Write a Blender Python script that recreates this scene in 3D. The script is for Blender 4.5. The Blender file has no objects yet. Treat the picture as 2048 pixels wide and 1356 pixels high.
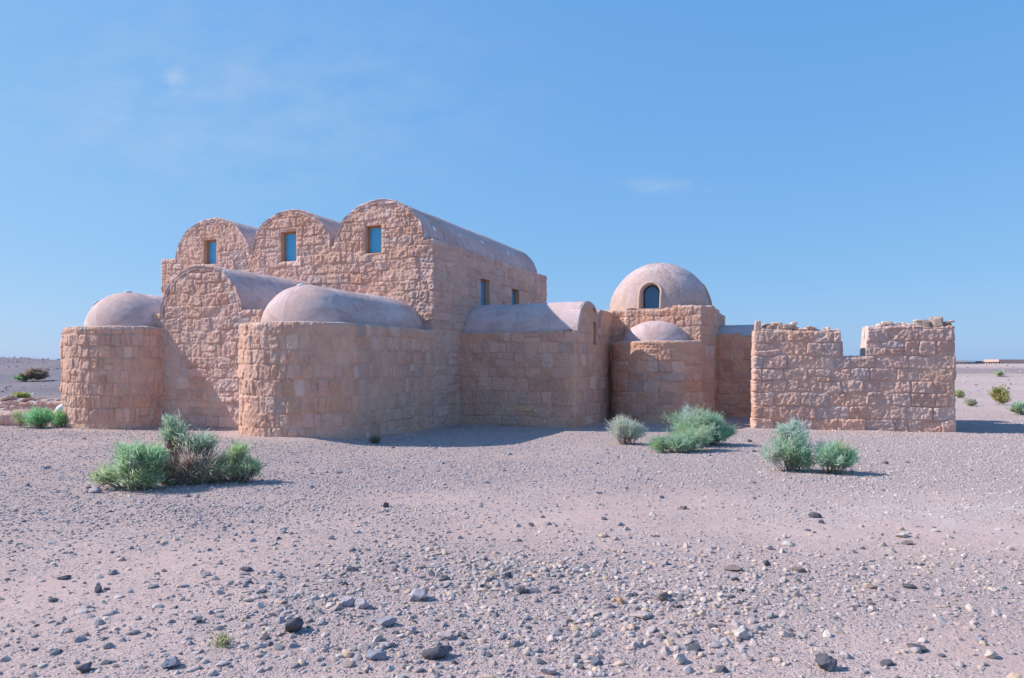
import bpy, bmesh, math, random
import numpy as np
from mathutils import Vector, Matrix

S = bpy.context.scene
COL = S.collection
R = math.radians

# ------------------------------------------------------------------ camera, sky, sun, exposure
cd = bpy.data.cameras.new('camera'); cam = bpy.data.objects.new('camera', cd); COL.objects.link(cam)
cam.location = (0, 0, 1.65); cam.rotation_euler = (R(90), 0, 0)
cd.sensor_width = 36; cd.lens = 1430 / 2048 * 36; cd.shift_y = 53 / 2048
cd.clip_end = 6000; cd.clip_start = .05
cd.dof.use_dof = True; cd.dof.focus_distance = 18; cd.dof.aperture_fstop = 6.5
S.camera = cam

SUN_AZ = (.9928, -.120)                      # heading of the sunlight over the ground
SUN_EL, SUN_ROT = R(38), math.atan2(-SUN_AZ[0], -SUN_AZ[1])
w = bpy.data.worlds.new('World'); S.world = w; w.use_nodes = True
nt = w.node_tree
sky = nt.nodes.new('ShaderNodeTexSky'); sky.sky_type = 'NISHITA'; sky.sun_disc = False
sky.sun_elevation = SUN_EL; sky.sun_rotation = SUN_ROT
sky.altitude = 500; sky.air_density = 1.0; sky.dust_density = 1.0; sky.ozone_density = 8
def wn(t, **k):
    n = nt.nodes.new(t)
    for a, b in k.items(): setattr(n, a, b)
    return n
def wmath(op, a, b=None, c=None):
    n = wn('ShaderNodeMath', operation=op)
    for i, x in enumerate((a, b, c)):
        if x is None: continue
        if isinstance(x, (int, float)): n.inputs[i].default_value = x
        else: nt.links.new(x, n.inputs[i])
    return n.outputs[0]
# the photograph's soft, deep-blue film response, applied to the sky's radiance channel by channel
sp = wn('ShaderNodeSeparateColor'); nt.links.new(sky.outputs[0], sp.inputs[0])
cb = wn('ShaderNodeCombineColor')
EXPO = 0.35; SKY_STRENGTH = .1
for i, (k, g) in enumerate(((.74, .60), (.80, .385), (.97, .18))):
    v = wmath('POWER', wmath('MULTIPLY', sp.outputs[i], .1), g)
    nt.links.new(wmath('MULTIPLY', v, k / 2 ** EXPO / SKY_STRENGTH), cb.inputs[i])
# a few thin wisps of cloud, fixed in the sky's own directions
tc_ = wn('ShaderNodeTexCoord'); sx = wn('ShaderNodeSeparateXYZ'); nt.links.new(tc_.outputs['Generated'], sx.inputs[0])
yy = wmath('MAXIMUM', sx.outputs[1], .05); px_ = wmath('DIVIDE', sx.outputs[0], yy); pz_ = wmath('DIVIDE', sx.outputs[2], yy)
cv = wn('ShaderNodeCombineXYZ'); nt.links.new(wmath('MULTIPLY', px_, 7), cv.inputs[0]); nt.links.new(wmath('MULTIPLY', pz_, 13), cv.inputs[1])
cn = wn('ShaderNodeTexNoise'); cn.inputs['Scale'].default_value = 1.6; cn.inputs['Detail'].default_value = 9; cn.inputs['Roughness'].default_value = .6; nt.links.new(cv.outputs[0], cn.inputs['Vector'])
def wisp(cx_, cz_, rx, rz, amt, lo=.42, hi=.72):
    dx = wmath('DIVIDE', wmath('SUBTRACT', px_, cx_), rx); dz = wmath('DIVIDE', wmath('SUBTRACT', pz_, cz_), rz)
    d = wmath('ADD', wmath('MULTIPLY', dx, dx), wmath('MULTIPLY', dz, dz))
    m = wmath('POWER', 2.718, wmath('MULTIPLY', d, -1))
    r = wn('ShaderNodeMapRange'); r.inputs['From Min'].default_value = lo; r.inputs['From Max'].default_value = hi; nt.links.new(cn.outputs['Fac'], r.inputs['Value'])
    return wmath('MULTIPLY', wmath('MULTIPLY', m, r.outputs[0]), wmath('MULTIPLY', wmath('GREATER_THAN', sx.outputs[1], .05), amt))
W_ = wmath('ADD', wmath('ADD', wisp(-.472, .398, .014, .014, .9, .30, .6), wisp(.252, .252, .050, .009, .34, .40, .7)), wmath('ADD', wisp(-.42, .36, .34, .14, .30, .3, .75), wisp(.18, .25, .04, .012, .3)))
mxw = wn('ShaderNodeMix', data_type='RGBA'); nt.links.new(W_, mxw.inputs[0]); nt.links.new(cb.outputs[0], mxw.inputs[6])
mxw.inputs[7].default_value = (.62 / 2 ** EXPO / SKY_STRENGTH, .70 / 2 ** EXPO / SKY_STRENGTH, .80 / 2 ** EXPO / SKY_STRENGTH, 1)
nt.links.new(mxw.outputs[2], nt.nodes['Background'].inputs[0])
nt.nodes['Background'].inputs[1].default_value = SKY_STRENGTH
sd = bpy.data.lights.new('sun', 'SUN'); sun = bpy.data.objects.new('sun', sd); COL.objects.link(sun)
sd.energy = 4.5; sd.angle = R(.5); sd.color = (1, .93, .88)
Ld = Vector((SUN_AZ[0] * math.cos(SUN_EL), SUN_AZ[1] * math.cos(SUN_EL), -math.sin(SUN_EL)))
sun.rotation_euler = Ld.to_track_quat('-Z', 'Y').to_euler()
S.view_settings.view_transform = 'Standard'; S.view_settings.look = 'None'
S.view_settings.exposure = EXPO; S.view_settings.gamma = 1
S.render.engine = 'CYCLES'
S.cycles.max_bounces = 8; S.cycles.diffuse_bounces = 6

# ------------------------------------------------------------------ noise
def h32(ix, iy, seed):
    n = (ix.astype(np.int64) * 374761393 + iy.astype(np.int64) * 668265263 + seed * 974634777) & 0xffffffff
    n = ((n ^ (n >> 13)) * 1274126177) & 0xffffffff
    n = ((n ^ (n >> 15)) * 2246822519) & 0xffffffff
    return (n ^ (n >> 16)) / 4294967296.0

def n2(x, y, seed=0):
    ix = np.floor(x); iy = np.floor(y); fx = x - ix; fy = y - iy
    fx = fx * fx * (3 - 2 * fx); fy = fy * fy * (3 - 2 * fy)
    a = h32(ix, iy, seed); b = h32(ix + 1, iy, seed); c = h32(ix, iy + 1, seed); d = h32(ix + 1, iy + 1, seed)
    return 2 * (a + (b - a) * fx + (c - a) * fy + (a - b - c + d) * fx * fy) - 1

def fbm(x, y, o=4, seed=0, g=.5):
    t = 0; a = 1; s = 0
    for k in range(o):
        t = t + a * n2(x * 2 ** k + 17.3 * k, y * 2 ** k + 5.1 * k, seed + k); s += a; a *= g
    return t / s

def sst(a, b, x):
    t = np.clip((x - a) / (b - a), 0, 1); return t * t * (3 - 2 * t)

def mix(a, b, t): return a + (b - a) * t[:, None]

# ------------------------------------------------------------------ objects
def tag(o, label=None, cat=None, group=None, kind=None):
    for k, v in (('label', label), ('category', cat), ('group', group), ('kind', kind)):
        if v: o[k] = v
    return o

def empty(name, loc=(0, 0, 0), rz=0, **k):
    o = bpy.data.objects.new(name, None); COL.objects.link(o); o.location = loc; o.rotation_euler = (0, 0, rz)
    o.empty_display_size = .2
    return tag(o, **k)

def mesh_np(name, V, F, mat, parent=None, col=None, smooth=True, tris=None):
    """V (n,3); F (m,4) quads; tris (k,3)"""
    V = np.asarray(V, np.float32)
    me = bpy.data.meshes.new(name)
    nq = 0 if F is None else len(F); ntr = 0 if tris is None else len(tris)
    idx = np.concatenate([np.asarray(F).reshape(-1) if nq else np.zeros(0, int), np.asarray(tris).reshape(-1) if ntr else np.zeros(0, int)]).astype(np.int32)
    st = np.concatenate([np.arange(nq) * 4, nq * 4 + np.arange(ntr) * 3]).astype(np.int32)
    me.vertices.add(len(V)); me.vertices.foreach_set('co', V.reshape(-1))
    me.loops.add(len(idx)); me.loops.foreach_set('vertex_index', idx)
    me.polygons.add(nq + ntr); me.polygons.foreach_set('loop_start', st)
    me.polygons.foreach_set('use_smooth', np.full(nq + ntr, smooth))
    me.update(calc_edges=True); me.validate()
    if col is not None:
        a = me.attributes.new('Col', 'FLOAT_COLOR', 'POINT')
        c = np.ones((len(V), 4), np.float32); c[:, :3] = col
        a.data.foreach_set('color', c.reshape(-1))
    me.materials.append(mat)
    o = bpy.data.objects.new(name, me); COL.objects.link(o)
    if parent: o.parent = parent
    return o

def grid_faces(nr, nc, off=0):
    i = np.arange(nr - 1)[:, None] * nc + np.arange(nc - 1)[None, :] + off
    return np.stack([i, i + 1, i + 1 + nc, i + nc], -1).reshape(-1, 4)

# ------------------------------------------------------------------ materials
def new_mat(name):
    m = bpy.data.materials.new(name); m.use_nodes = True
    return m, m.node_tree, m.node_tree.nodes['Principled BSDF']

def stone_mat(name, bump=.5, scales=(14, 55), vary=.16, dist=.012, rough=.92, attr=True, base=(.4, .3, .25)):
    m, t, b = new_mat(name); N = t.nodes.new; L = t.links.new
    b.inputs['Roughness'].default_value = rough; b.inputs['Specular IOR Level'].default_value = .15
    tc = N('ShaderNodeTexCoord')
    n1 = N('ShaderNodeTexNoise'); n1.inputs['Scale'].default_value = scales[0]; n1.inputs['Detail'].default_value = 6; n1.inputs['Roughness'].default_value = .65
    n_2 = N('ShaderNodeTexNoise'); n_2.inputs['Scale'].default_value = scales[1]; n_2.inputs['Detail'].default_value = 5; n_2.inputs['Roughness'].default_value = .7
    L(tc.outputs['Object'], n1.inputs['Vector']); L(tc.outputs['Object'], n_2.inputs['Vector'])
    ad = N('ShaderNodeMath'); ad.operation = 'MULTIPLY_ADD'; L(n1.outputs['Fac'], ad.inputs[0]); ad.inputs[1].default_value = 1.0; L(n_2.outputs['Fac'], ad.inputs[2])
    mr = N('ShaderNodeMapRange'); mr.inputs['From Min'].default_value = .65; mr.inputs['From Max'].default_value = 1.35
    mr.inputs['To Min'].default_value = 1 - vary; mr.inputs['To Max'].default_value = 1 + vary; L(ad.outputs[0], mr.inputs['Value'])
    if attr:
        at = N('ShaderNodeAttribute'); at.attribute_name = 'Col'; src = at.outputs['Color']
    else:
        rg = N('ShaderNodeRGB'); rg.outputs[0].default_value = (*base, 1); src = rg.outputs[0]
    vm = N('ShaderNodeVectorMath'); vm.operation = 'SCALE'; L(src, vm.inputs[0]); L(mr.outputs[0], vm.inputs['Scale'])
    L(vm.outputs[0], b.inputs['Base Color'])
    bp = N('ShaderNodeBump'); bp.inputs['Strength'].default_value = bump; bp.inputs['Distance'].default_value = dist
    L(ad.outputs[0], bp.inputs['Height']); L(bp.outputs[0], b.inputs['Normal'])
    return m

M_STONE = stone_mat('rough_masonry', .7, (16, 60), .15, .016)
M_PLASTER = stone_mat('lime_plaster', .6, (6, 38), .13, .014)
M_ROCK = stone_mat('loose_rock', .8, (30, 110), .22, .01)
M_GRAVEL = stone_mat('gravel_stone', .3, (40, 150), .15, .004)
M_WOOD = stone_mat('window_wood', .3, (12, 60), .2, .004, .6, False, (.42, .20, .09))
M_SKYL = stone_mat('skylight_rim', .2, (20, 60), .1, .003, .5, False, (.62, .62, .60))
M_DARK = stone_mat('dark_metal', .1, (20, 60), .1, .003, .6, False, (.055, .06, .085))
M_CANOPY = stone_mat('blue_canopy', .1, (20, 60), .1, .003, .6, False, (.10, .15, .27))
M_WHITE = stone_mat('white_stone', .3, (12, 60), .1, .006, .7, False, (.78, .80, .78))
def glass_mat(name, c, rough=.12):
    m, t, b = new_mat(name)
    b.inputs['Base Color'].default_value = (*c, 1); b.inputs['Roughness'].default_value = rough
    b.inputs['Specular IOR Level'].default_value = .8
    N = t.nodes.new; L = t.links.new
    tc = N('ShaderNodeTexCoord'); n = N('ShaderNodeTexNoise'); n.inputs['Scale'].default_value = 3; n.inputs['Detail'].default_value = 4
    L(tc.outputs['Object'], n.inputs['Vector'])
    mr = N('ShaderNodeMapRange'); mr.inputs['To Min'].default_value = .75; mr.inputs['To Max'].default_value = 1.25; L(n.outputs['Fac'], mr.inputs['Value'])
    vm = N('ShaderNodeVectorMath'); vm.operation = 'SCALE'; vm.inputs[0].default_value = c; L(mr.outputs[0], vm.inputs['Scale'])
    L(vm.outputs[0], b.inputs['Base Color'])
    return m
M_PANE = glass_mat('blue_pane', (.06, .40, .68))
M_PANE_DARK = glass_mat('dark_blue_pane', (.025, .11, .23))
M_LENS = glass_mat('skylight_glass', (.74, .78, .78), .2)

def leaf_mat(name):
    m, t, b = new_mat(name); N = t.nodes.new; L = t.links.new
    at = N('ShaderNodeAttribute'); at.attribute_name = 'Col'
    L(at.outputs['Color'], b.inputs['Base Color']); b.inputs['Roughness'].default_value = .7
    b.inputs['Specular IOR Level'].default_value = .2
    tr = N('ShaderNodeBsdfTranslucent'); L(at.outputs['Color'], tr.inputs['Color'])
    mx = N('ShaderNodeMixShader'); mx.inputs[0].default_value = .5
    L(b.outputs[0], mx.inputs[1]); L(tr.outputs[0], mx.inputs[2])
    L(mx.outputs[0], t.nodes['Material Output'].inputs['Surface'])
    return m
M_LEAF = leaf_mat('shrub_leaf')
M_TWIG = stone_mat('shrub_twig', .2, (20, 60), .2, .003, .9, False, (.34, .265, .22))

# ------------------------------------------------------------------ terrain
def ground_z(X, Y):
    X = np.asarray(X, float); Y = np.asarray(Y, float)
    z = .022 * n2(X * .45, Y * .45, 3) + .012 * n2(X * 1.4, Y * 1.4, 4) + .004 * n2(X * 5, Y * 5, 6)
    z = z * (1 - .7 * sst(12, 16, Y) * sst(26, 22, Y))
    z = z + .135 * sst(-2.6, -4.4, X) * sst(12.3, 15.0, Y) + .07 * sst(4.5, 6.2, X) * sst(19.2, 21, Y) * sst(9.2, 7.5, X)
    far = sst(30, 74, Y) ** .85
    zl = 1.98 + .07 * np.clip(-42 - X, 0, 6) - .06 * np.clip(Y - 70, 0, 30)
    wl = sst(4, -8, X)
    # terraces to the right
    zr = 1.80 * far + .16 * (sst(36, 37.5, Y) + sst(47, 48.5, Y) - 2 * far) + .07 * n2(X * .12, Y * .2, 9) * far
    zl2 = (zl + .05 * n2(X * .15, Y * .1, 12)) * sst(21.5, 66, Y) ** 1.0
    z = z + zl2 * wl + zr * (1 - wl)
    z = z + .05 * n2(X * .25, Y * .25, 14) * sst(26, 40, Y)
    z = z - .6 * sst(95, 300, Y) * (Y > 95)
    return z

def gz(x, y): return float(ground_z(np.array([x]), np.array([y]))[0])

def axis(lo, hi, step, out, n):
    a = np.arange(lo, hi + 1e-6, step)
    g = np.geomspace(step, out, n)
    return np.unique(np.concatenate([lo - np.cumsum(g)[::-1], a, hi + np.cumsum(g)]))
gx = axis(-24, 24, .12, 700, 46); gy = axis(-2, 40, .12, 700, 46)
GX, GY = np.meshgrid(gx, gy)
Vg = np.stack([GX.ravel(), GY.ravel(), ground_z(GX.ravel(), GY.ravel())], 1)

def ground_mat():
    m, t, b = new_mat('desert_ground'); N = t.nodes.new; L = t.links.new
    b.inputs['Roughness'].default_value = .95; b.inputs['Specular IOR Level'].default_value = .1
    tc = N('ShaderNodeTexCoord'); P = tc.outputs['Object']
    at = N('ShaderNodeAttribute'); at.attribute_name = 'Col'
    sep = N('ShaderNodeSeparateColor'); L(at.outputs['Color'], sep.inputs[0])   # r = gravel cover, g = pale dust, b = grey tint
    def noise(s, d=5, r=.6):
        n = N('ShaderNodeTexNoise'); n.inputs['Scale'].default_value = s; n.inputs['Detail'].default_value = d; n.inputs['Roughness'].default_value = r
        L(P, n.inputs['Vector']); return n.outputs['Fac']
    def math_(op, a, c, d=None):
        n = N('ShaderNodeMath'); n.operation = op
        for i, x in enumerate((a, c, d)):
            if x is None: continue
            if isinstance(x, (int, float)): n.inputs[i].default_value = x
            else: L(x, n.inputs[i])
        return n.outputs[0]
    def mixc(f, a, c):
        n = N('ShaderNodeMix'); n.data_type = 'RGBA'
        if isinstance(f, (int, float)): n.inputs[0].default_value = f
        else: L(f, n.inputs[0])
        for i, x in ((6, a), (7, c)):
            if isinstance(x, tuple): n.inputs[i].default_value = (*x, 1)
            else: L(x, n.inputs[i])
        return n.outputs[2]
    def rng(v, a, c, d=0, e=1):
        n = N('ShaderNodeMapRange'); n.inputs['From Min'].default_value = a; n.inputs['From Max'].default_value = c
        n.inputs['To Min'].default_value = d; n.inputs['To Max'].default_value = e; L(v, n.inputs['Value']); return n.outputs[0]
    def vor(s, out='Color'):
        n = N('ShaderNodeTexVoronoi'); n.inputs['Scale'].default_value = s; L(P, n.inputs['Vector']); return n
    sand = mixc(rng(noise(.8), .35, .65), (.53, .37, .32), (.60, .44, .385))
    sand = mixc(rng(noise(9), .3, .7), sand, (.45, .34, .31))
    v1 = vor(34); v2 = vor(85)
    def peb(v, seed):
        s3 = N('ShaderNodeSeparateColor'); L(v.outputs['Color'], s3.inputs[0])
        cr = N('ShaderNodeValToRGB'); e = cr.color_ramp.elements
        e[0].position = 0; e[0].color = (.19, .17, .195, 1); e[1].position = 1; e[1].color = (.60, .53, .53, 1)
        for p, c in ((.25, (.29, .26, .29)), (.5, (.38, .33, .35)), (.75, (.46, .39, .39))):
            k = e.new(p); k.color = (*c, 1)
        L(s3.outputs[0], cr.inputs[0])
        return cr.outputs[0], s3.outputs[1], v.outputs['Distance']
    c1, r1, d1 = peb(v1, 0); c2, r2, d2 = peb(v2, 1)
    patch = math_('ADD', sep.outputs[0], rng(noise(1.6, 6), .3, .7, -.35, .35))
    cover2 = math_('MULTIPLY', math_('LESS_THAN', r2, math_('ADD', patch, .15)), rng(d2, .55, .35))
    cover1 = math_('MULTIPLY', math_('LESS_THAN', r1, math_('MULTIPLY', patch, .55)), rng(d1, .5, .3))
    col = mixc(math_('MULTIPLY', cover2, .8), sand, c2)
    col = mixc(math_('MULTIPLY', cover1, .85), col, c1)
    col = mixc(sep.outputs[2], col, mixc(rng(noise(3.0, 8, .75), .35, .65), (.135, .125, .155), (.215, .20, .23)))
    dust = math_('MULTIPLY', sep.outputs[1], rng(noise(2.5, 6), .35, .6))
    col = mixc(dust, col, (.57, .475, .445))
    L(col, b.inputs['Base Color'])
    hgt = math_('ADD', math_('MULTIPLY', cover1, .012), math_('MULTIPLY', cover2, .006))
    hgt = math_('ADD', hgt, math_('MULTIPLY', noise(45, 6, .7), .006))
    hgt = math_('ADD', hgt, math_('MULTIPLY', noise(6, 4, .6), .02))
    bp = N('ShaderNodeBump'); bp.inputs['Strength'].default_value = .9; bp.inputs['Distance'].default_value = 1.0
    L(hgt, bp.inputs['Height']); L(bp.outputs[0], b.inputs['Normal'])
    return m
M_GROUND = ground_mat()

def gravel_cover(X, Y):
    """0 bare sand .. 1 thick gravel"""
    c = .45 + .45 * fbm(X * .22, Y * .3, 3, 31) + .25 * fbm(X * .9, Y * .9, 3, 33)
    c = c + .85 * np.exp(-((X - .05) / 1.7) ** 2 - ((Y - 5.2) / 1.0) ** 2)
    c = c + .35 * np.exp(-((X + 4.5) / 2.5) ** 2 - ((Y - 8.2) / 2.5) ** 2)
    c = c + .3 * np.exp(-((X - 12) / 4) ** 2 - ((Y - 13.5) / 2.5) ** 2) + .3 * np.exp(-((X + 1.5) / 2.5) ** 2 - ((Y - 11) / 1.5) ** 2)
    c = c + .22 * sst(8.5, 10.5, Y) * sst(25, 17, Y)
    c = c - .55 * np.exp(-((X - 4.4) / 1.8) ** 2 - ((Y - 7.6) / 1.3) ** 2)
    c = c - .4 * np.exp(-((X - .3) / 2.2) ** 2 - ((Y - 8.6) / 1.4) ** 2)
    return np.clip(.52 + 1.2 * (c - .45), 0, 1.15)

xg, yg = Vg[:, 0], Vg[:, 1]
# sand drifted against the foot of the walls
BCX, BCY = -2.0115, 18.4387
_f = []
for a, b in (((-9.3, 0), (-9.3, -3.36)), ((-9.3, -3.36), (-8.5, -3.42)), ((-5.62, -3.42), (-2.8, -3.42)), ((0, -3.4), (0, 1.48)), ((0, 1.48), (3.33, 1.48)), ((3.33, 1.48), (3.33, 5)), ((6.1, 5.1), (6.3, 6.2)), ((6.3, 6.2), (8.7, 6.2))):
    _f += [(a[0] + (b[0] - a[0]) * t, a[1] + (b[1] - a[1]) * t) for t in np.linspace(0, 1, 36)]
for uc, a, d, v in ((-7.06, 1.42, 1.08, -3.42), (-1.6, 1.45, 1.06, -3.42), (4.76, 1.3, 1.03, 4.98)):
    _f += [(uc - a * math.cos(t), v - d * math.sin(t)) for t in np.linspace(0, math.pi, 60)]
_f = np.array(_f); _f = np.stack([BCX + _f[:, 0] * .923039 + _f[:, 1] * .384707, BCY - _f[:, 0] * .384707 + _f[:, 1] * .923039], 1)
_f = np.vstack([_f, np.stack([np.linspace(6.3, 10.8, 60), np.linspace(18.58, 17.48, 60)], 1)])
_m = np.where((np.abs(xg) < 13) & (yg > 12) & (yg < 27))[0]; foot = np.full(len(xg), 9.)
for k in range(0, len(_m), 4000):
    q = _m[k:k + 4000]; foot[q] = np.sqrt(((xg[q, None] - _f[None, :, 0]) ** 2 + (yg[q, None] - _f[None, :, 1]) ** 2).min(1))
bank = np.exp(-(foot / .30) ** 1.5) * (.55 + .45 * n2(xg * .9, yg * .9, 46))
Vg[:, 2] += .05 * bank
cov = gravel_cover(xg, yg)
rfar = (1 - sst(4, -8, xg)) * sst(24, 30, yg) * (.55 + .35 * n2(xg * .15, yg * .5, 45))
dust = np.clip(rfar * (1 - (sst(48, 51, yg) * sst(61, 58, yg))) + np.exp(-((xg - 5.0) / 2.0) ** 2 - ((yg - 8.0) / .9) ** 2) * (.85 + .7 * n2(xg * 1.3, yg * 2.2, 41)), 0, 1)
hillgrey = sst(4, -8, xg) * sst(21, 27, yg) * (.82 + .18 * n2(xg * .2, yg * .2, 44))
band = (1 - sst(4, -8, xg)) * (sst(49, 51, yg) * sst(61, 58, yg)) * .55
cov = cov * (1 - .8 * np.clip(1.3 * bank, 0, 1)); dust = np.clip(dust + .55 * bank, 0, 1)
cg = np.stack([cov * sst(40, 26, yg) + .3 * sst(26, 40, yg), dust, np.clip(hillgrey + band, 0, 1)], 1)
tag(mesh_np('ground', Vg, grid_faces(len(gy), len(gx)), M_GROUND, col=cg), kind='structure')

# ------------------------------------------------------------------ masonry
PAL = np.array([(.66, .46, .385), (.68, .47, .41), (.69, .46, .345), (.61, .48, .44), (.72, .58, .51), (.61, .405, .325), (.54, .46, .44), (.68, .50, .425)])
STY = {
 'rubble': dict(ch=(.22, .36), sw=(.15, .62), relief=.024, rough=.020, split=.24, plaster=.04, edge=.020, tint=(1, 1, 1), pal=(5, 5, 2, 2, 2, 1, 1, 5), wob=2.0),
 'apse': dict(ch=(.27, .36), sw=(.08, .27), relief=.024, rough=.014, split=.08, plaster=-.05, edge=.018, tint=(1.03, .975, .90), pal=(6, 5, 3, 1, 2, 2, .6, 5), wob=1.3),
 'smooth': dict(ch=(.24, .38), sw=(.20, .55), relief=.024, rough=.013, split=.16, plaster=-.04, edge=.016, tint=(1.05, .95, .85), pal=(5, 5, 3, 2, 2, 2, .6, 4), wob=1.5),
 'court': dict(ch=(.27, .36), sw=(.24, .62), relief=.024, rough=.014, split=.12, plaster=-.05, edge=.016, tint=(1.08, .90, .75), pal=(6, 4, 3, 2, 1, 3, 1, 4), wob=1.4),
 'ashlar': dict(ch=(.30, .36), sw=(.22, .68), relief=.030, rough=.020, split=.10, plaster=-.08, edge=.018, tint=(1, 1, 1), pal=(6, 4, 2, 3, 2, 4, 3, 4), wob=1.6),
}
def masonry(s, z, style, seed):
    P = STY[style]; rg = random.Random(seed)
    wb = P['wob']
    sw = s + wb * (.020 * n2(s * 3, z * 3, seed) + .008 * n2(s * 11, z * 11, seed + 1))
    zw = z + wb * (.016 * n2(s * 1.2, z * .8, seed + 2) + .010 * n2(s * 5, z * 4, seed + 3) + .004 * n2(s * 17, z * 17, seed + 4))
    zb = [-.6 - rg.random() * .1]
    while zb[-1] < 7.5: zb.append(zb[-1] + rg.uniform(*P['ch']))
    zb = np.array(zb); ci = np.searchsorted(zb, zw) - 1
    lo = np.zeros_like(s); hi = np.zeros_like(s); ji = np.zeros(len(s), int)
    for c in range(len(zb) - 1):
        b = [s.min() - 1 - rg.random() * .5]
        while b[-1] < s.max() + 1: b.append(b[-1] + rg.uniform(*P['sw']) * (1.3 if rg.random() < .15 else 1))
        mk = ci == c
        if not mk.any(): continue
        b = np.array(b); j = np.clip(np.searchsorted(b, sw[mk]) - 1, 0, len(b) - 2)
        lo[mk] = b[j]; hi[mk] = b[j + 1]; ji[mk] = j
    zlo = zb[ci]; zhi = zb[ci + 1]
    r = h32(ci, ji, seed + 11); q = .35 + .3 * h32(ci, ji, seed + 12)
    sp = r < P['split']; cut = zlo + q * (zhi - zlo); up = sp & (zw > cut)
    zlo = np.where(up, cut, zlo); zhi = np.where(sp & ~up, cut, zhi)
    kid = ji * 2 + up
    def rr(k): return h32(ci, kid, seed + 20 + k)
    d1 = np.minimum(sw - lo, hi - sw); d2 = np.minimum(zw - zlo, zhi - zw)
    K = 55.0
    d = -np.log(np.exp(-K * np.clip(d1, 0, 1)) + np.exp(-K * np.clip(d2, 0, 1))) / K
    e = sst(.001, P['edge'], d)
    ox = rr(5) * 40; oy = rr(6) * 40
    fac = 1 - 2 * np.abs(fbm(s * 6 + ox, z * 6 + oy, 4, seed + 30, .6))
    chip = n2(s * 13 + ox, z * 13 + oy, seed + 31)
    hs = P['relief'] + (rr(0) - .5) * .030 * (P['relief'] / .025) + (rr(1) - .5) * .12 * (sw - (lo + hi) / 2) + (rr(2) - .5) * .20 * (zw - (zlo + zhi) / 2)
    hs = hs + P['rough'] * 1.0 * fac + P['rough'] * .55 * chip + P['rough'] * .5 * n2(s * 26, z * 26, seed + 34) + P['rough'] * .35 * n2(s * 52, z * 52, seed + 35)
    # joints: mostly packed near the face, open and dark only in places
    jn = fbm(s * 3.2, z * 3.2, 3, seed + 36)
    hm = P['relief'] * (.66 - .60 * sst(.0, .45, jn)) + .007 * n2(s * 19, z * 19, seed + 37) + .006 * n2(s * 42, z * 42, seed + 38)
    h = hm + (hs - hm) * e
    pm = sst(-.05, .30, fbm(s * 1.3, z * 1.3, 5, seed + 40) + P['plaster'])
    hp = P['relief'] * .92 + .5 * P['rough'] * n2(s * 5, z * 5, seed + 43) + .005 * n2(s * 9, z * 9, seed + 41) + .004 * n2(s * 30, z * 30, seed + 42)
    h = h + (np.maximum(hp, h * .7 + hp * .3) - h) * pm * .75
    wts = np.cumsum(P['pal']); pi = np.searchsorted(wts / wts[-1], rr(7)); pi = np.clip(pi, 0, len(PAL) - 1)
    c = PAL[pi] * (1 + .24 * (rr(8) - .5))[:, None]
    mort = np.array((.63, .44, .365)) * (1 + .1 * n2(s * 4, z * 4, seed + 45))[:, None]
    c = mix(mort, c, e * .82)
    c = mix(c, np.array((.68, .48, .385))[None, :] * (1 + .10 * fbm(s * 3, z * 3, 3, seed + 46))[:, None], pm * .75)
    # broad iron-orange and pale salt stains
    c = mix(c, c * np.array((1.07, .93, .78)), .45 * sst(.0, .5, fbm(s * .7, z * .9, 3, seed + 47)))
    c = mix(c, np.array((.72, .60, .54))[None, :], .45 * sst(.2, .55, fbm(s * 2.2, z * 3, 4, seed + 48)) * sst(.75, .2, z))
    c = c * (1 + .10 * fbm(s * 6, z * 6, 3, seed + 49))[:, None] * np.array(P['tint'])[None, :] * np.array((.95, .885, .875))[None, :]
    return h, c

def densify(path, res):
    pts = [np.array(path[0], float)]
    for k in range(len(path) - 1):
        a, b = np.array(path[k], float), np.array(path[k + 1], float)
        r = res[k] if isinstance(res, (list, tuple)) else res
        n = max(1, int(math.ceil(np.linalg.norm(b - a) / r)))
        for i in range(1, n + 1): pts.append(a + (b - a) * i / n)
    return np.array(pts)

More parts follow.
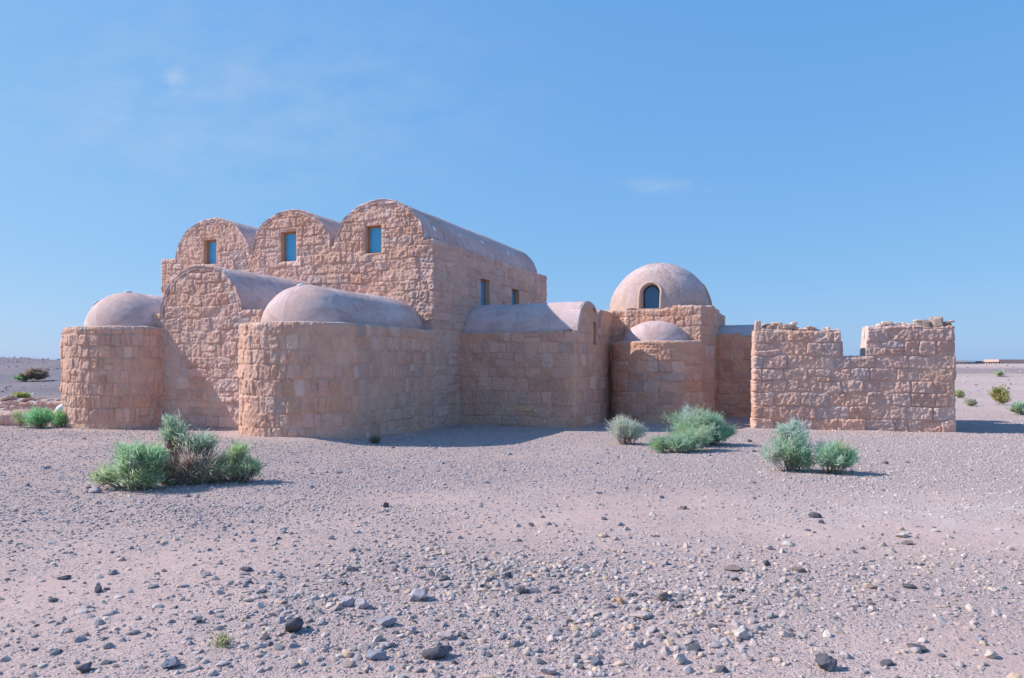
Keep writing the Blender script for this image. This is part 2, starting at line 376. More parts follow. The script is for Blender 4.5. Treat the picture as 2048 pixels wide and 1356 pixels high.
def wall(name, path, ztop, style, seed, parent, s0=0., z0=-.25, zres=.02, res=.02, openings=(), capw=.3, ragged=.006):
    """Masonry sheet over a plan path (outside on the right hand), displaced stone by stone; ztop(s, p) gives the top edge;
    openings = (s from path start, s, z, z)."""
    P = densify(path, res)
    sg = np.concatenate([[0], np.cumsum(np.linalg.norm(np.diff(P, axis=0), axis=1))])
    def at(q): return np.stack([np.interp(q, sg, P[:, 0]), np.interp(q, sg, P[:, 1])], 1)
    q = sg.copy()
    for (a, b, c, d) in openings:
        for x in (a, b):
            q = q[np.abs(q - x) > .006]; q = np.sort(np.append(q, x))
    xy = at(q)
    zt = ztop(q, xy)
    zt = zt + ragged * n2(q * 3, q * 0, seed + 90) + ragged * .6 * n2(q * 11, q * 0, seed + 91)
    zs = np.arange(z0, zt.max() + zres, zres)
    for (a, b, c, d) in openings:
        for x in (c, d):
            zs = zs[np.abs(zs - x) > .006]; zs = np.sort(np.append(zs, x))
    nc, nr = len(q), len(zs)
    t = np.diff(xy, axis=0); t /= np.linalg.norm(t, axis=1)[:, None]
    tv = np.vstack([t[:1], t]) + np.vstack([t, t[-1:]]); tv /= np.linalg.norm(tv, axis=1)[:, None]
    nrm = np.stack([tv[:, 1], -tv[:, 0]], 1)
    Z = np.minimum(zs[:, None], zt[None, :]); Sg = np.broadcast_to(q[None, :], Z.shape)
    h, c = masonry(Sg.ravel() + s0, Z.ravel(), style, seed)
    h = h.reshape(Z.shape)
    for (a, b, cc, dd) in openings:
        dx = np.maximum(np.maximum(a - Sg, Sg - b), 0); dz = np.maximum(np.maximum(cc - Z, Z - dd), 0)
        k = sst(.07, .01, np.hypot(dx, dz)); h = h + (.02 - h) * k
    h = h - .03 * sst(.05, 0, zt[None, :] - Z)           # rounded top arris
    X = xy[None, :, 0] + nrm[None, :, 0] * h; Y = xy[None, :, 1] + nrm[None, :, 1] * h
    V = np.stack([X, Y, Z], -1).reshape(-1, 3)
    i = np.arange(nr - 1)[:, None]; j = np.arange(nc - 1)[None, :]
    keep = ~((Z[i + 1, j] - Z[i, j] < 1e-5) & (Z[i + 1, j + 1] - Z[i, j + 1] < 1e-5))
    for (a, b, cc, dd) in openings:
        ms = (q[j] + q[j + 1]) / 2; mz = (zs[i] + zs[i + 1]) / 2
        keep &= ~((ms > a) & (ms < b) & (mz > cc) & (mz < dd))
    f0 = i * nc + j
    F = np.stack([f0, f0 + 1, f0 + 1 + nc, f0 + nc], -1)[keep]
    # cap over the wall's thickness
    cw = capw(q, xy) if callable(capw) else np.full(nc, capw)
    ncap = 5; base = len(V); caps = []
    top = np.stack([X[-1], Y[-1], zt], 1)
    for k in range(1, ncap + 1):
        p = np.empty((nc, 3)); p[:, :2] = top[:, :2] * (1 - k / ncap) + (xy - nrm * cw[:, None]) * (k / ncap)
        p[:, 2] = zt + .012 * min(k, 2) + .010 * n2(p[:, 0] * 9, p[:, 1] * 9, seed + 70)
        caps.append(p)
    V = np.vstack([V] + caps)
    ix = [np.arange(nc) + (nr - 1) * nc] + [np.arange(nc) + base + k * nc for k in range(ncap)]
    Fc = [np.stack([ix[k][:-1], ix[k][1:], ix[k + 1][1:], ix[k + 1][:-1]], -1) for k in range(ncap)]
    F = np.vstack([F] + Fc)
    cp = np.array((.57, .44, .40)) * (1 + .08 * n2(V[base:, 0] * 5, V[base:, 1] * 5, seed + 71))[:, None]
    c = np.vstack([c, cp])
    return mesh_np(name, V, F, M_STONE, parent, c)

def plaster_col(a, b, seed):
    c = np.array((.60, .455, .435))[None, :] * (1 + .12 * fbm(a * .9, b * .9, 4, seed))[:, None]
    c = mix(c, np.array((.67, .54, .52))[None, :], .6 * sst(.05, .40, fbm(a * .8 + 9, b * .8, 4, seed + 5)))
    pt = fbm(a * 1.1 + 3, b * 1.0 + 8, 5, seed + 6)
    c = mix(c, c * np.array((.90, .84, .80)), .8 * sst(.16, .21, pt))                      # hard-edged repairs
    c = mix(c, np.array((.55, .375, .33))[None, :], .55 * sst(.0, .4, fbm(a * 1.7, b * 1.1 + 4, 4, seed + 8)))
    c = mix(c, c * np.array((.88, .84, .84)), .7 * sst(.12, .5, fbm(a * .7, b * 5.5, 4, seed + 9)))    # run-off streaks down the slope
    k = np.abs(fbm(a * 1.3 + 20, b * 1.3, 4, seed + 11))
    c = mix(c, c * .68, .7 * sst(.016, .004, k) * sst(-.1, .2, n2(a * .8, b * .8, seed + 12)))     # hairline cracks
    return c * (1 + .07 * n2(a * 14, b * 14, seed + 13))[:, None]

def barrel(name, parent, uc, a, v0, v1, zs, rise, seed, axis='v', res=.035, rim=.09, amp=.016, close=True):
    """plastered barrel vault with an end rim; axis 'v' runs north, 'u' runs east"""
    n = int(math.pi * (a + rise) / 2 / res) + 1; m = int(abs(v1 - v0) / res) + 1
    ph = np.linspace(math.pi, 0, n); vv = np.linspace(v0, v1, m)
    PH, VV = np.meshgrid(ph, vv)
    d = amp * fbm(PH * 1.2 * a, VV * .9, 3, seed) + .005 * n2(PH * 7, VV * 6, seed + 3) + .003 * n2(PH * 20, VV * 18, seed + 4)
    VV = VV + (np.abs(VV - v0) < res * .5) * (.020 * n2(PH * 5, PH * 0, seed + 21) + .012 * n2(PH * 14, PH * 0, seed + 22)) + ((np.abs(VV - v1) < res * .5) * .02 * n2(PH * 6, PH * 0, seed + 23))
    d = d - (np.abs(VV - v0) < .05) * (.014 + .016 * n2(PH * 9, PH * 0, seed + 24))
    C, Sn = np.cos(PH), np.sin(PH)
    U = uc + (a + d) * C; Z = zs + (rise + d) * Sn - .04 * (Sn < 1e-6)
    V = np.stack([U, VV, Z], -1).reshape(-1, 3)
    Fq = grid_faces(m, n); cols = plaster_col(PH.ravel() * a, VV.ravel(), seed)
    def ring(row, depth):
        nonlocal V, Fq, cols
        o = len(V); e = V[row * n:(row + 1) * n].copy()
        e[:, 0] = uc + (e[:, 0] - uc) * (1 - depth / a); e[:, 2] = zs + (e[:, 2] - zs) * (1 - depth / rise)
        V = np.vstack([V, e]); k = np.arange(n - 1)
        A = row * n + k
        Fq = np.vstack([Fq, np.stack([A, A + 1, o + k + 1, o + k], -1)])
        cols = np.vstack([cols, cols[row * n:(row + 1) * n]])
    ring(0, rim); ring(m - 1, a * .98 if close else rim)
    if axis == 'u': V = V[:, [1, 0, 2]]
    return mesh_np(name, V, Fq, M_PLASTER, parent, cols)

def half_dome_vault(name, parent, uc, a, v_end, v0, d, zs, rise, seed, res=.03):
    """barrel from v_end to v0 closed to the south by a quarter ellipsoid of depth d"""
    n = int(math.pi * (a + rise) / 2 / res) + 1
    ph = np.linspace(math.pi, 0, n)
    rows = []
    if v_end > v0:
        for v in np.linspace(v_end, v0, max(2, int((v_end - v0) / res))): rows.append((v, 1.))
    for t in np.linspace(0, math.pi / 2, int(d * 1.5 / res))[1 if rows else 0:]: rows.append((v0 - d * math.sin(t), max(math.cos(t), 1e-3)))
    VV = np.array([r[0] for r in rows])[:, None] + 0 * ph; K = np.array([r[1] for r in rows])[:, None] + 0 * ph
    PH = ph[None, :] + 0 * K
    dd = .018 * fbm(PH * 1.1 * a, VV * 1.1, 3, seed) + .006 * n2(PH * 6, VV * 7, seed + 2) + .003 * n2(PH * 20, VV * 20, seed + 3)
    V = np.stack([uc + (a + dd) * K * np.cos(PH), VV, zs + (rise + dd) * K * np.sin(PH)], -1).reshape(-1, 3)
    return mesh_np(name, V, grid_faces(len(rows), n)[:, ::-1], M_PLASTER, parent, plaster_col(PH.ravel() * a, VV.ravel(), seed))

def box_bm(bm, x0, x1, y0, y1, z0, z1):
    r = bmesh.ops.create_cube(bm, size=1)
    bmesh.ops.transform(bm, matrix=Matrix.Translation(((x0 + x1) / 2, (y0 + y1) / 2, (z0 + z1) / 2)) @ Matrix.Diagonal((x1 - x0, y1 - y0, z1 - z0, 1)), verts=r['verts'])
    return r['verts']

def bm_obj(name, bm, mat, parent=None, smooth=False, M=None):
    me = bpy.data.meshes.new(name)
    if M is not None: bmesh.ops.transform(bm, matrix=M, verts=bm.verts)
    bm.to_mesh(me); bm.free(); me.materials.append(mat)
    if smooth:
        for p in me.polygons: p.use_smooth = True
    o = bpy.data.objects.new(name, me); COL.objects.link(o)
    if parent: o.parent = parent
    return o

def slab(name, parent, poly, z, th, seed):
    bm = bmesh.new()
    vs = [bm.verts.new((x, y, z)) for x, y in poly]
    f = bm.faces.new(vs)
    r = bmesh.ops.extrude_face_region(bm, geom=[f])
    bmesh.ops.translate(bm, vec=(0, 0, -th), verts=[g for g in r['geom'] if isinstance(g, bmesh.types.BMVert)])
    bmesh.ops.recalc_face_normals(bm, faces=bm.faces)
    o = bm_obj(name, bm, M_PLASTER, parent)
    a = o.data.attributes.new('Col', 'FLOAT_COLOR', 'POINT')
    for d in a.data: d.color = (.535, .415, .385, 1)
    return o

def window(parent, origin, face, width, z0, z1, pane_mat=M_PANE, depth=.20, hinge=.045, label=None):
    """origin = (u, v) of the opening's left lower corner seen from outside; face 's' looks south, 'e' looks east.
    local x along the wall, local y inward"""
    w_ = bpy.data.objects.new('window', None)
    root = bm_obj('window', bmesh.new(), M_STONE, parent)       # the plastered reveal is the part's own mesh
    bpy.data.objects.remove(w_)
    bm = bmesh.new(); H = z1 - z0; n = 10
    # reveal: four strips, slightly uneven
    def strip(p, q, inner):
        vs = []
        for k in range(n + 1):
            t = k / n; x = p[0] + (q[0] - p[0]) * t; z = p[1] + (q[1] - p[1]) * t
            j = 0.004 * math.sin(7 * t * 3.1 + p[0] * 9)
            vs.append((bm.verts.new((x, -.021, z)), bm.verts.new((x + inner[0] * j, .10, z + inner[1] * j)), bm.verts.new((x, depth, z))))
        for k in range(n):
            for i in (0, 1): bm.faces.new((vs[k][i], vs[k + 1][i], vs[k + 1][i + 1], vs[k][i + 1]))
    strip((0, 0), (width, 0), (0, 1)); strip((width, 0), (width, H), (-1, 0)); strip((width, H), (0, H), (0, -1)); strip((0, H), (0, 0), (1, 0))
    bm.to_mesh(root.data); bm.free()
    a = root.data.attributes.new('Col', 'FLOAT_COLOR', 'POINT')
    for d in a.data: d.color = (.62, .40, .27, 1)
    root.location = (origin[0], origin[1], z0); root.rotation_euler = (0, 0, 0 if face == 's' else R(90))
    if label: root['label'] = label
    g = hinge; y0, y1 = depth - .075, depth - .02
    bm = bmesh.new()
    box_bm(bm, 0, g, y0, y1, 0, H); box_bm(bm, width - g, width, y0, y1, 0, H)
    box_bm(bm, g, width - g, y0, y1, H - g, H); box_bm(bm, g, width - g, y0, y1, 0, g * .8)
    bmesh.ops.bevel(bm, geom=bm.edges[:], offset=.004, segments=1, affect='EDGES')
    bm_obj('frame', bm, M_WOOD, root)
    bm = bmesh.new(); box_bm(bm, g - .004, width - g + .004, y0 + .022, y0 + .032, g * .8 - .004, H - g + .004)
    bm_obj('pane', bm, pane_mat, root)
    return root

def skylight(parent, p, n, r=.075):
    n = Vector(n).normalized(); M = Matrix.Translation(p) @ n.to_track_quat('Z', 'Y').to_matrix().to_4x4()
    bm = bmesh.new(); N = 18
    prof = [(r * 1.0, -.03), (r * 1.0, .018), (r * .93, .026), (r * .80, .022)]
    rings = [[bm.verts.new((a * math.cos(2 * math.pi * k / N), a * math.sin(2 * math.pi * k / N), b)) for k in range(N)] for a, b in prof]
    for i in range(len(prof) - 1):
        for k in range(N): bm.faces.new((rings[i][k], rings[i][(k + 1) % N], rings[i + 1][(k + 1) % N], rings[i + 1][k]))
    o = bm_obj('skylight', bm, M_SKYL, parent, True, M)
    bm = bmesh.new()
    prof = [(r * .82, .018), (r * .6, .032), (r * .3, .040)]
    rings = [[bm.verts.new((a * math.cos(2 * math.pi * k / N), a * math.sin(2 * math.pi * k / N), b)) for k in range(N)] for a, b in prof]
    for i in range(len(prof) - 1):
        for k in range(N): bm.faces.new((rings[i][k], rings[i][(k + 1) % N], rings[i + 1][(k + 1) % N], rings[i + 1][k]))
    bm.faces.new(rings[-1])
    bm_obj('lens', bm, M_LENS, o, True, M)
    return o

# ------------------------------------------------------------------ the bathhouse (local x = east along the facade, y = north)
CX, CY = -2.0115, 18.4387; ROT = math.atan2(-.384707, .923039)
B = empty('desert_bathhouse', (CX, CY, 0), ROT,
          label='sandstone desert bathhouse with three barrel gables, round apses and a dome', cat='building')
def w2(u, v): return (CX + u * .923039 + v * .384707, CY - u * .384707 + v * .923039)
def ell(uc, vc, a, d, t0, t1, n): return [(uc - a * math.cos(R(t)), vc - d * math.sin(R(t))) for t in np.linspace(t0, t1, n)]

# hall
HW, HD, HZ = 9.53, 8.47, 4.93
ARCS = [(-1.68, 1.44, 1.17), (-4.62, 1.42, 1.14), (-7.52, 1.44, 1.14)]
def hall_top(q, p):
    z = np.full(len(q), HZ)
    on = (p[:, 1] < .001)
    for uc, a, r in ARCS:
        k = np.clip(1 - ((p[:, 0] - uc) / (a - .02)) ** 2, 0, None)
        z = np.where(on & (k > 0), np.maximum(z, HZ - .03 + r * np.sqrt(k)), z)
    return z
def hall_cap(q, p):
    return np.where((p[:, 1] < .001) & (hall_top(q, p) > HZ + .02), .06, .34)
hs0 = HD                                            # path: west wall (coarse), facade, east wall, north wall (coarse)
wins = [(-7.83, -7.33, 4.68, 5.41), (-4.93, -4.39, 4.60, 5.44), (-2.09, -1.58, 4.66, 5.40)]
op = [(hs0 + HW + a, hs0 + HW + b, c, d) for a, b, c, d in wins]
ewins = [(2.78, 3.42, 3.40, 4.22), (5.17, 5.80, 3.40, 4.16)]
op += [(hs0 + HW + a, hs0 + HW + b, c, d) for a, b, c, d in ewins]
wall('hall_wall', [(-HW, HD), (-HW, 0), (0, 0), (0, HD), (-HW, HD)], hall_top, 'rubble', 101, B, z0=-.25, res=[.09, .018, .02, .09],
     zres=.02, openings=op, capw=hall_cap)
for a, b, c, d in wins: window(B, (a, 0), 's', b - a, c, d)
for a, b, c, d in ewins: window(B, (0, a), 'e', b - a, c, d)
for k, (uc, a, r) in enumerate(ARCS):
    barrel('hall_vault', B, uc, a, -.036, HD - .25, HZ - .03, r, 200 + 7 * k)
slab('hall_roof', B, [(-HW + .35, .42), (-.35, .42), (-.35, HD - .3), (-HW + .35, HD - .3)], HZ - .01, .15, 5)
def on_barrel(uc, a, zs, rise, ph, v):
    return (uc + a * math.cos(ph), v, zs + rise * math.sin(ph)), (math.cos(ph) / a, 0, math.sin(ph) / rise)
for ph, v in ((.327, .58), (.412, 2.12), (.471, 3.76), (.42, 5.74)):
    p, n = on_barrel(-1.68, 1.44, HZ - .03, 1.17, ph + .02, v); skylight(B, p, n, .05 if v == 2.12 else .085)

# throne alcove
def alc_top(q, p):
    z = np.full(len(q), 2.93); k = np.clip(1 - ((p[:, 0] + 4.42) / 1.24) ** 2, 0, None)
    return np.where((p[:, 1] < -3.39) & (k > 0), np.maximum(z, 2.89 + 1.15 * np.sqrt(k)), z)
wall('alcove_wall', [(-6.3, 0), (-6.3, -3.4), (-2.6, -3.4), (-2.6, 0)], alc_top, 'rubble', 131, B, s0=.4, res=[.04, .018, .04], zres=.019,
     capw=lambda q, p: np.where((p[:, 1] < -3.39) & (np.abs(p[:, 0] + 4.42) < 1.24), .06, .32))
barrel('alcove_vault', B, -4.42, 1.27, -3.44, .02, 2.88, 1.16, 241)
slab('alcove_roof', B, [(-6.1, -3.3), (-2.8, -3.3), (-2.8, -.02), (-6.1, -.02)], 2.92, .12, 6)

# right apsed room: flush with the hall's east wall
t = [(-1.62 + 1.79 * math.sin(R(k)), -4.46 + 1.79 * (1 - math.cos(R(k)))) for k in np.linspace(0, 64, 40)]
arc_r = [(-2.85, -3.38)] + ell(-1.62, -3.40, 1.23, 1.06, 4, 90, 40) + t[1:-1] + [(0, -3.42), (0, 0)]
L_ = sum(math.dist(arc_r[k], arc_r[k + 1]) for k in range(len(arc_r) - 1))
flat = lambda z: (lambda q, p: np.full(len(q), z))
wall('apse_wall', arc_r, flat(2.55), 'apse', 151, B, s0=-L_, res=.018, zres=.019, capw=.36)
slab('apse_roof', B, [(-2.5, -3.6), (-1.6, -4.2), (-.6, -4.0), (-.2, -3.3), (-.2, -.02), (-2.58, -.02), (-2.58, -3.3)], 2.53, .12, 7)
half_dome_vault('apse_vault', B, -1.42, 1.12, -.0, -3.28, .74, 2.52, .92, 261)

# left apsed room
arc_l = [(-9.32, 0), (-9.32, -3.36), (-8.5, -3.40)] + ell(-7.06, -3.42, 1.42, 1.08, 3, 177, 70) + [(-5.62, -3.42)]
wall('apse_wall', arc_l, flat(2.57), 'apse', 163, B, res=[.06] + [.02] * 80, zres=.02, capw=.34)
slab('apse_roof', B, [(-9.1, -.02), (-9.1, -3.2), (-8.3, -3.3), (-7.9, -4.0), (-7.1, -4.25), (-6.4, -4.1), (-5.8, -3.4), (-6.2, -3.2), (-6.2, -.02)], 2.55, .12, 8)
half_dome_vault('apse_vault', B, -6.98, 1.13, -.0, -3.3, .84, 2.54, .96, 277)

# changing room: low vault running east
def bath_top(q, p):
    z = np.where((p[:, 0] > 3.32) & (p[:, 1] > 3.80), 3.27, 2.56); k = np.clip(1 - ((p[:, 1] - 2.72) / 1.06) ** 2, 0, None)
    return np.where((p[:, 0] > 3.32) & (k > 0), np.maximum(z, 2.50 + .90 * np.sqrt(k)), z)
wall('bath_wall', [(0, 1.48), (3.33, 1.48), (3.33, 5.2)], bath_top, 'smooth', 171, B, s0=2.2, res=.019, zres=.019,
     openings=[(3.33 + 1.62, 3.33 + 1.94, 2.24, 2.88)], capw=lambda q, p: np.where((p[:, 0] > 3.32) & (p[:, 1] > 1.7) & (p[:, 1] < 3.75), .06, .3))
window(B, (3.33, 1.48 + 1.62), 'e', .32, 2.24, 2.88, M_PANE_DARK, label='narrow slit window in the vault end')
barrel('bath_vault', B, 2.72, 1.08, -.02, 3.37, 2.49, .91, 291, axis='u', close=False)
slab('bath_roof', B, [(.02, 1.6), (3.2, 1.6), (3.2, 5.2), (.02, 5.2)], 2.54, .1, 9)

wall('warm_room_wall', [(1.4, 5.4), (1.4, 3.82), (3.31, 3.82)], flat(3.24), 'smooth', 177, B, res=.05, zres=.05, capw=.3)
slab('warm_room_roof', B, [(1.6, 4.0), (3.2, 4.0), (3.2, 5.4), (1.6, 5.4)], 3.24, .1, 12)
# hot room: small apse, square block, dome
arc_s = [(3.34, 4.98), (3.46, 4.98)] + ell(4.76, 4.98, 1.3, 1.03, 4, 176, 60) + [(6.06, 4.98), (6.06, 5.2)]
wall('apse_wall', arc_s, flat(2.34), 'smooth', 183, B, res=.02, zres=.02, capw=.3)
slab('apse_roof', B, [(3.5, 5.05), (3.8, 4.5), (4.4, 4.15), (5.1, 4.15), (5.7, 4.5), (6.0, 5.05)], 2.33, .1, 10)
half_dome_vault('apse_vault', B, 4.70, .98, 5.06, 5.06, .82, 2.31, .66, 303)
wall('dome_base_wall', [(3.0, 8.7), (3.0, 5.22), (3.80, 5.22), (3.80, 5.08), (6.03, 5.08), (6.29, 5.6), (6.29, 8.7), (3.0, 8.7)],
     lambda q, p: np.where((p[:, 0] > 5.2) & (p[:, 1] < 7), 3.40, 3.33), 'smooth', 191, B, res=[.08] + [.02] * 5 + [.08], zres=.02, capw=.3, ragged=.02)
slab('dome_base_roof', B, [(3.2, 5.4), (6.1, 5.4), (6.1, 8.6), (3.2, 8.6)], 3.34, .1, 11)
DC = (4.50, 6.78); DR = 1.62; DZ = 3.30
def dome():
    res = .022; n = int(2 * math.pi * DR / res); m = int(math.pi / 2 * DR / res)
    az = np.linspace(0, 2 * math.pi, n); el = np.linspace(-.03, math.pi / 2 - .004, m)
    AZ, EL = np.meshgrid(az, el)
    d = .02 * fbm(np.cos(AZ) * 2 + 9, EL * 2 + np.sin(AZ) * 2, 3, 311) + .007 * n2(np.cos(AZ) * 9, np.sin(AZ) * 9 + EL * 8, 313) + .003 * n2(AZ * 30, EL * 30, 314)
    r = DR + d
    x = r * np.cos(EL) * np.cos(AZ); y = r * np.cos(EL) * np.sin(AZ); z = r * 1.0 * np.sin(EL)
    V = np.stack([x + DC[0], y + DC[1], z + DZ], -1).reshape(-1, 3)
    F = grid_faces(m, n)
    cen = V[F].mean(1)
    def arch(c, h): return np.where(h < .52, np.abs(c) < .31, c ** 2 + (h - .55) ** 2 < .31 ** 2) & (h > .06)
    hh = cen[:, 2] - DZ
    cut = arch(cen[:, 0] - DC[0], hh) & (cen[:, 1] < DC[1]) | arch(cen[:, 1] - DC[1], hh) & (cen[:, 0] > DC[0])
    F = F[~cut]
    c = plaster_col(AZ.ravel() * 1.6, EL.ravel() * 1.6, 317)
    c = mix(c, np.array((.56, .36, .27))[None, :], .75 * sst(1.22, 1.40, EL.ravel() + .10 * fbm(AZ.ravel() * 2, EL.ravel() * 3, 3, 318)))
    c = mix(c, np.array((.60, .40, .28))[None, :], .45 * sst(.45, .05, EL.ravel() + .25 * fbm(AZ.ravel() * 3, EL.ravel() * 3, 3, 319)))
    return mesh_np('dome', V, F, M_PLASTER, B, c * .9)
dome()
def dome_window(face):
    """arched niche with a swollen plaster lip; local x along, y inward from the dome's axis plane"""
    pts = [(-.31, .06)] + [(-.31, .06 + .49 * k / 8) for k in range(1, 9)] + [(.31 * -math.cos(a), .55 + .31 * math.sin(a)) for a in np.linspace(0, math.pi, 17)[1:-1]] + [(.31, .55 - .49 * k / 8) for k in range(0, 9)]
    V, F = [], []
    def surf(x, z): return -math.sqrt(max(DR ** 2 - x * x - z * z, .01))
    prof = [(.075, .000), (.055, -.022), (.025, -.034), (-.012, -.020), (-.030, .04), (-.050, .16), (-.075, .40)]
    for (x, z) in pts:
        nx, nz = (x, 0) if z < .55 else (x, z - .55)
        l = math.hypot(nx, nz) or 1; nx /= l; nz /= l
        for (o, dpt) in prof:
            px, pz = x + nx * o, z + nz * o
            if dpt <= .04: V.append((px, surf(px, pz) + dpt, pz))
            else: V.append((px, surf(0, .2) + dpt + .12, pz))
    k = len(prof)
    F = grid_faces(len(pts), k)
    V = np.array(V)
    col = np.tile(np.array((.55, .39, .31)), (len(V), 1))
    root = mesh_np('dome_window', V, F, M_PLASTER, B, col)
    root.location = (DC[0], DC[1], DZ); root.rotation_euler = (0, 0, 0 if face == 's' else R(90))
    yb = surf(0, .2) + .36
    bm = bmesh.new()
    fr = [(x * .70, (z - .06) * .84 + .085) for x, z in pts]
    ou = [(x * .86, (z - .06) * .93 + .05) for x, z in pts]
    a = [bm.verts.new((x, yb - .03, z)) for x, z in fr]; b = [bm.verts.new((x, yb - .03, z)) for x, z in ou]
    a2 = [bm.verts.new((x, yb + .02, z)) for x, z in fr]
    for i in range(len(fr)):
        j = (i + 1) % len(fr)
        bm.faces.new((a[i], a[j], b[j], b[i])); bm.faces.new((a[j], a[i], a2[i], a2[j]))
    bm_obj('frame', bm, M_DARK, root)
    bm = bmesh.new(); bm.faces.new([bm.verts.new((x * 1.02, yb, z)) for x, z in fr])
    r = bmesh.ops.extrude_face_region(bm, geom=bm.faces[:]); bmesh.ops.translate(bm, vec=(0, .012, 0), verts=[g for g in r['geom'] if isinstance(g, bmesh.types.BMVert)])
    bm_obj('pane', bm, M_PANE_DARK, root)
    bm = bmesh.new(); box_bm(bm, -.33, .33, surf(0, .2) - .02, surf(0, .2) + .40, .02, .065)
    o = bm_obj('sill', bm, M_PLASTER, root)
    at = o.data.attributes.new('Col', 'FLOAT_COLOR', 'POINT')
    for d in at.data: d.color = (.55, .39, .31, 1)
dome_window('s'); dome_window('e')

# service court wall and low roof to the east
def court_top(q, p): return 2.62 - .05 * (p[:, 0] > 7.2) + .05 * n2(p[:, 0] * 4, p[:, 0] * 0, 77) - .07 * ((p[:, 0] > 7.0) & (p[:, 0] < 7.2))
wall('court_wall', [(6.30, 6.2), (8.7, 6.2)], court_top, 'court', 197, B, res=.022, zres=.022, capw=.5, ragged=.015)
barrel('furnace_vault', B, 7.75, 1.15, 6.25, 8.0, 2.45, .50, 331, axis='u')

# apse roof glass discs
def on_hd(uc, a, zs, rise, v0, d, ph, t):
    K = math.cos(t)
    return (uc + a * K * math.cos(ph), v0 - d * math.sin(t), zs + rise * K * math.sin(ph)), (K * math.cos(ph) / a, -math.sin(t) / d, K * math.sin(ph) / rise)
p, n = on_hd(-1.42, 1.12, 2.52, .92, -3.28, .74, 1.62, .18); skylight(B, p, n, .085)
p, n = on_barrel(-1.42, 1.12, 2.52, .92, 1.75, -2.45); skylight(B, p, n, .08)
p, n = on_barrel(-1.42, 1.12, 2.52, .92, 1.75, -1.45); skylight(B, p, n, .08)
p, n = on_hd(-6.98, 1.13, 2.54, .96, -3.3, .84, 2.25, .45); skylight(B, p, n, .095)
p, n = on_hd(-6.98, 1.13, 2.54, .96, -3.3, .84, 1.5, .05); skylight(B, p, n, .09)

# ------------------------------------------------------------------ ruined wall
RA = math.atan2(-1.10, 4.49); RL = 4.62
W = empty('ruined_wall', (6.31, 18.58, 0), RA, label='roofless ruined sandstone wall with a square gap in its top', cat='wall')
def ret_top(q, p):
    s = p[:, 1]
    z = np.where(s < 1.6, 2.56, np.where(s < 2.6, 2.35, 2.18)); z = np.where((s > 3.1) & (s < 3.45), 1.75, z)
    return z
def ruin_top(q, p):
    s = p[:, 0]
    z = np.where(s < 2.09, 2.58 - .03 * s / 2, 2.60) + .035 * np.round(1.6 * n2(s * 4.2, s * 0 + 3, 55)) / 1.6
    z = np.where((s >= 2.06) & (s < 2.12), 2.25, z)
    z = np.where((s >= 2.12) & (s < 2.66), 1.865, z)
    z = np.where((s >= 2.66) & (s < 2.70), 2.30, z)
    return z
wall('wall_body', [(0, .62), (0, 0), (RL, 0), (RL, .62), (0, .62)], ruin_top, 'ashlar', 417, W, s0=1.0, res=[.03, .017, .03, .03], zres=.018, capw=.31, ragged=.010)

wall('wall_return', [(RL - .6, 4.3), (RL - .6, .62)], ret_top, 'ashlar', 419, W, res=.05, zres=.05, capw=.31, ragged=.03)
wall('wall_return', [(RL, .62), (RL, 4.3), (RL - .6, 4.3)], ret_top, 'ashlar', 423, W, res=.05, zres=.05, capw=.31, ragged=.03)
def rock_np(seed, sub=2, flat=(1, 1, 1), cuts=9, box=False, amp=.10, lim0=.55):
    rg = np.random.RandomState(seed)
    bm = bmesh.new()
    if box:
        bmesh.ops.create_cube(bm, size=2); bmesh.ops.subdivide_edges(bm, edges=bm.edges[:], cuts=6, use_grid_fill=True)
    else: bmesh.ops.create_icosphere(bm, subdivisions=sub, radius=1)
    V = np.array([v.co[:] for v in bm.verts]); F = np.array([[v.index for v in f.verts] for f in bm.faces]); bm.free()
    if box:
        l = np.linalg.norm(V, axis=1); pn = (np.abs(V) ** 7).sum(1) ** (1 / 7); V = V / pn[:, None]
        for k in range(4):
            nn = rg.normal(size=3); nn /= np.linalg.norm(nn); lim = rg.uniform(1.0, 1.3)
            dd = V @ nn - lim; V = V - np.where(dd > 0, dd, 0)[:, None] * nn
    else:
        for k in range(cuts):
            nn = rg.normal(size=3); nn /= np.linalg.norm(nn); lim = rg.uniform(lim0, .9)
            dd = V @ nn - lim; V = V - np.where(dd > 0, dd, 0)[:, None] * nn
    o = rg.rand(3) * 50
    V = V * (1 + amp * fbm(V[:, 0] * 1.6 + o[0] + V[:, 2], V[:, 1] * 1.6 + o[1] - V[:, 2], 3, seed))[:, None]
    V = V * np.array(flat)
    return V, F

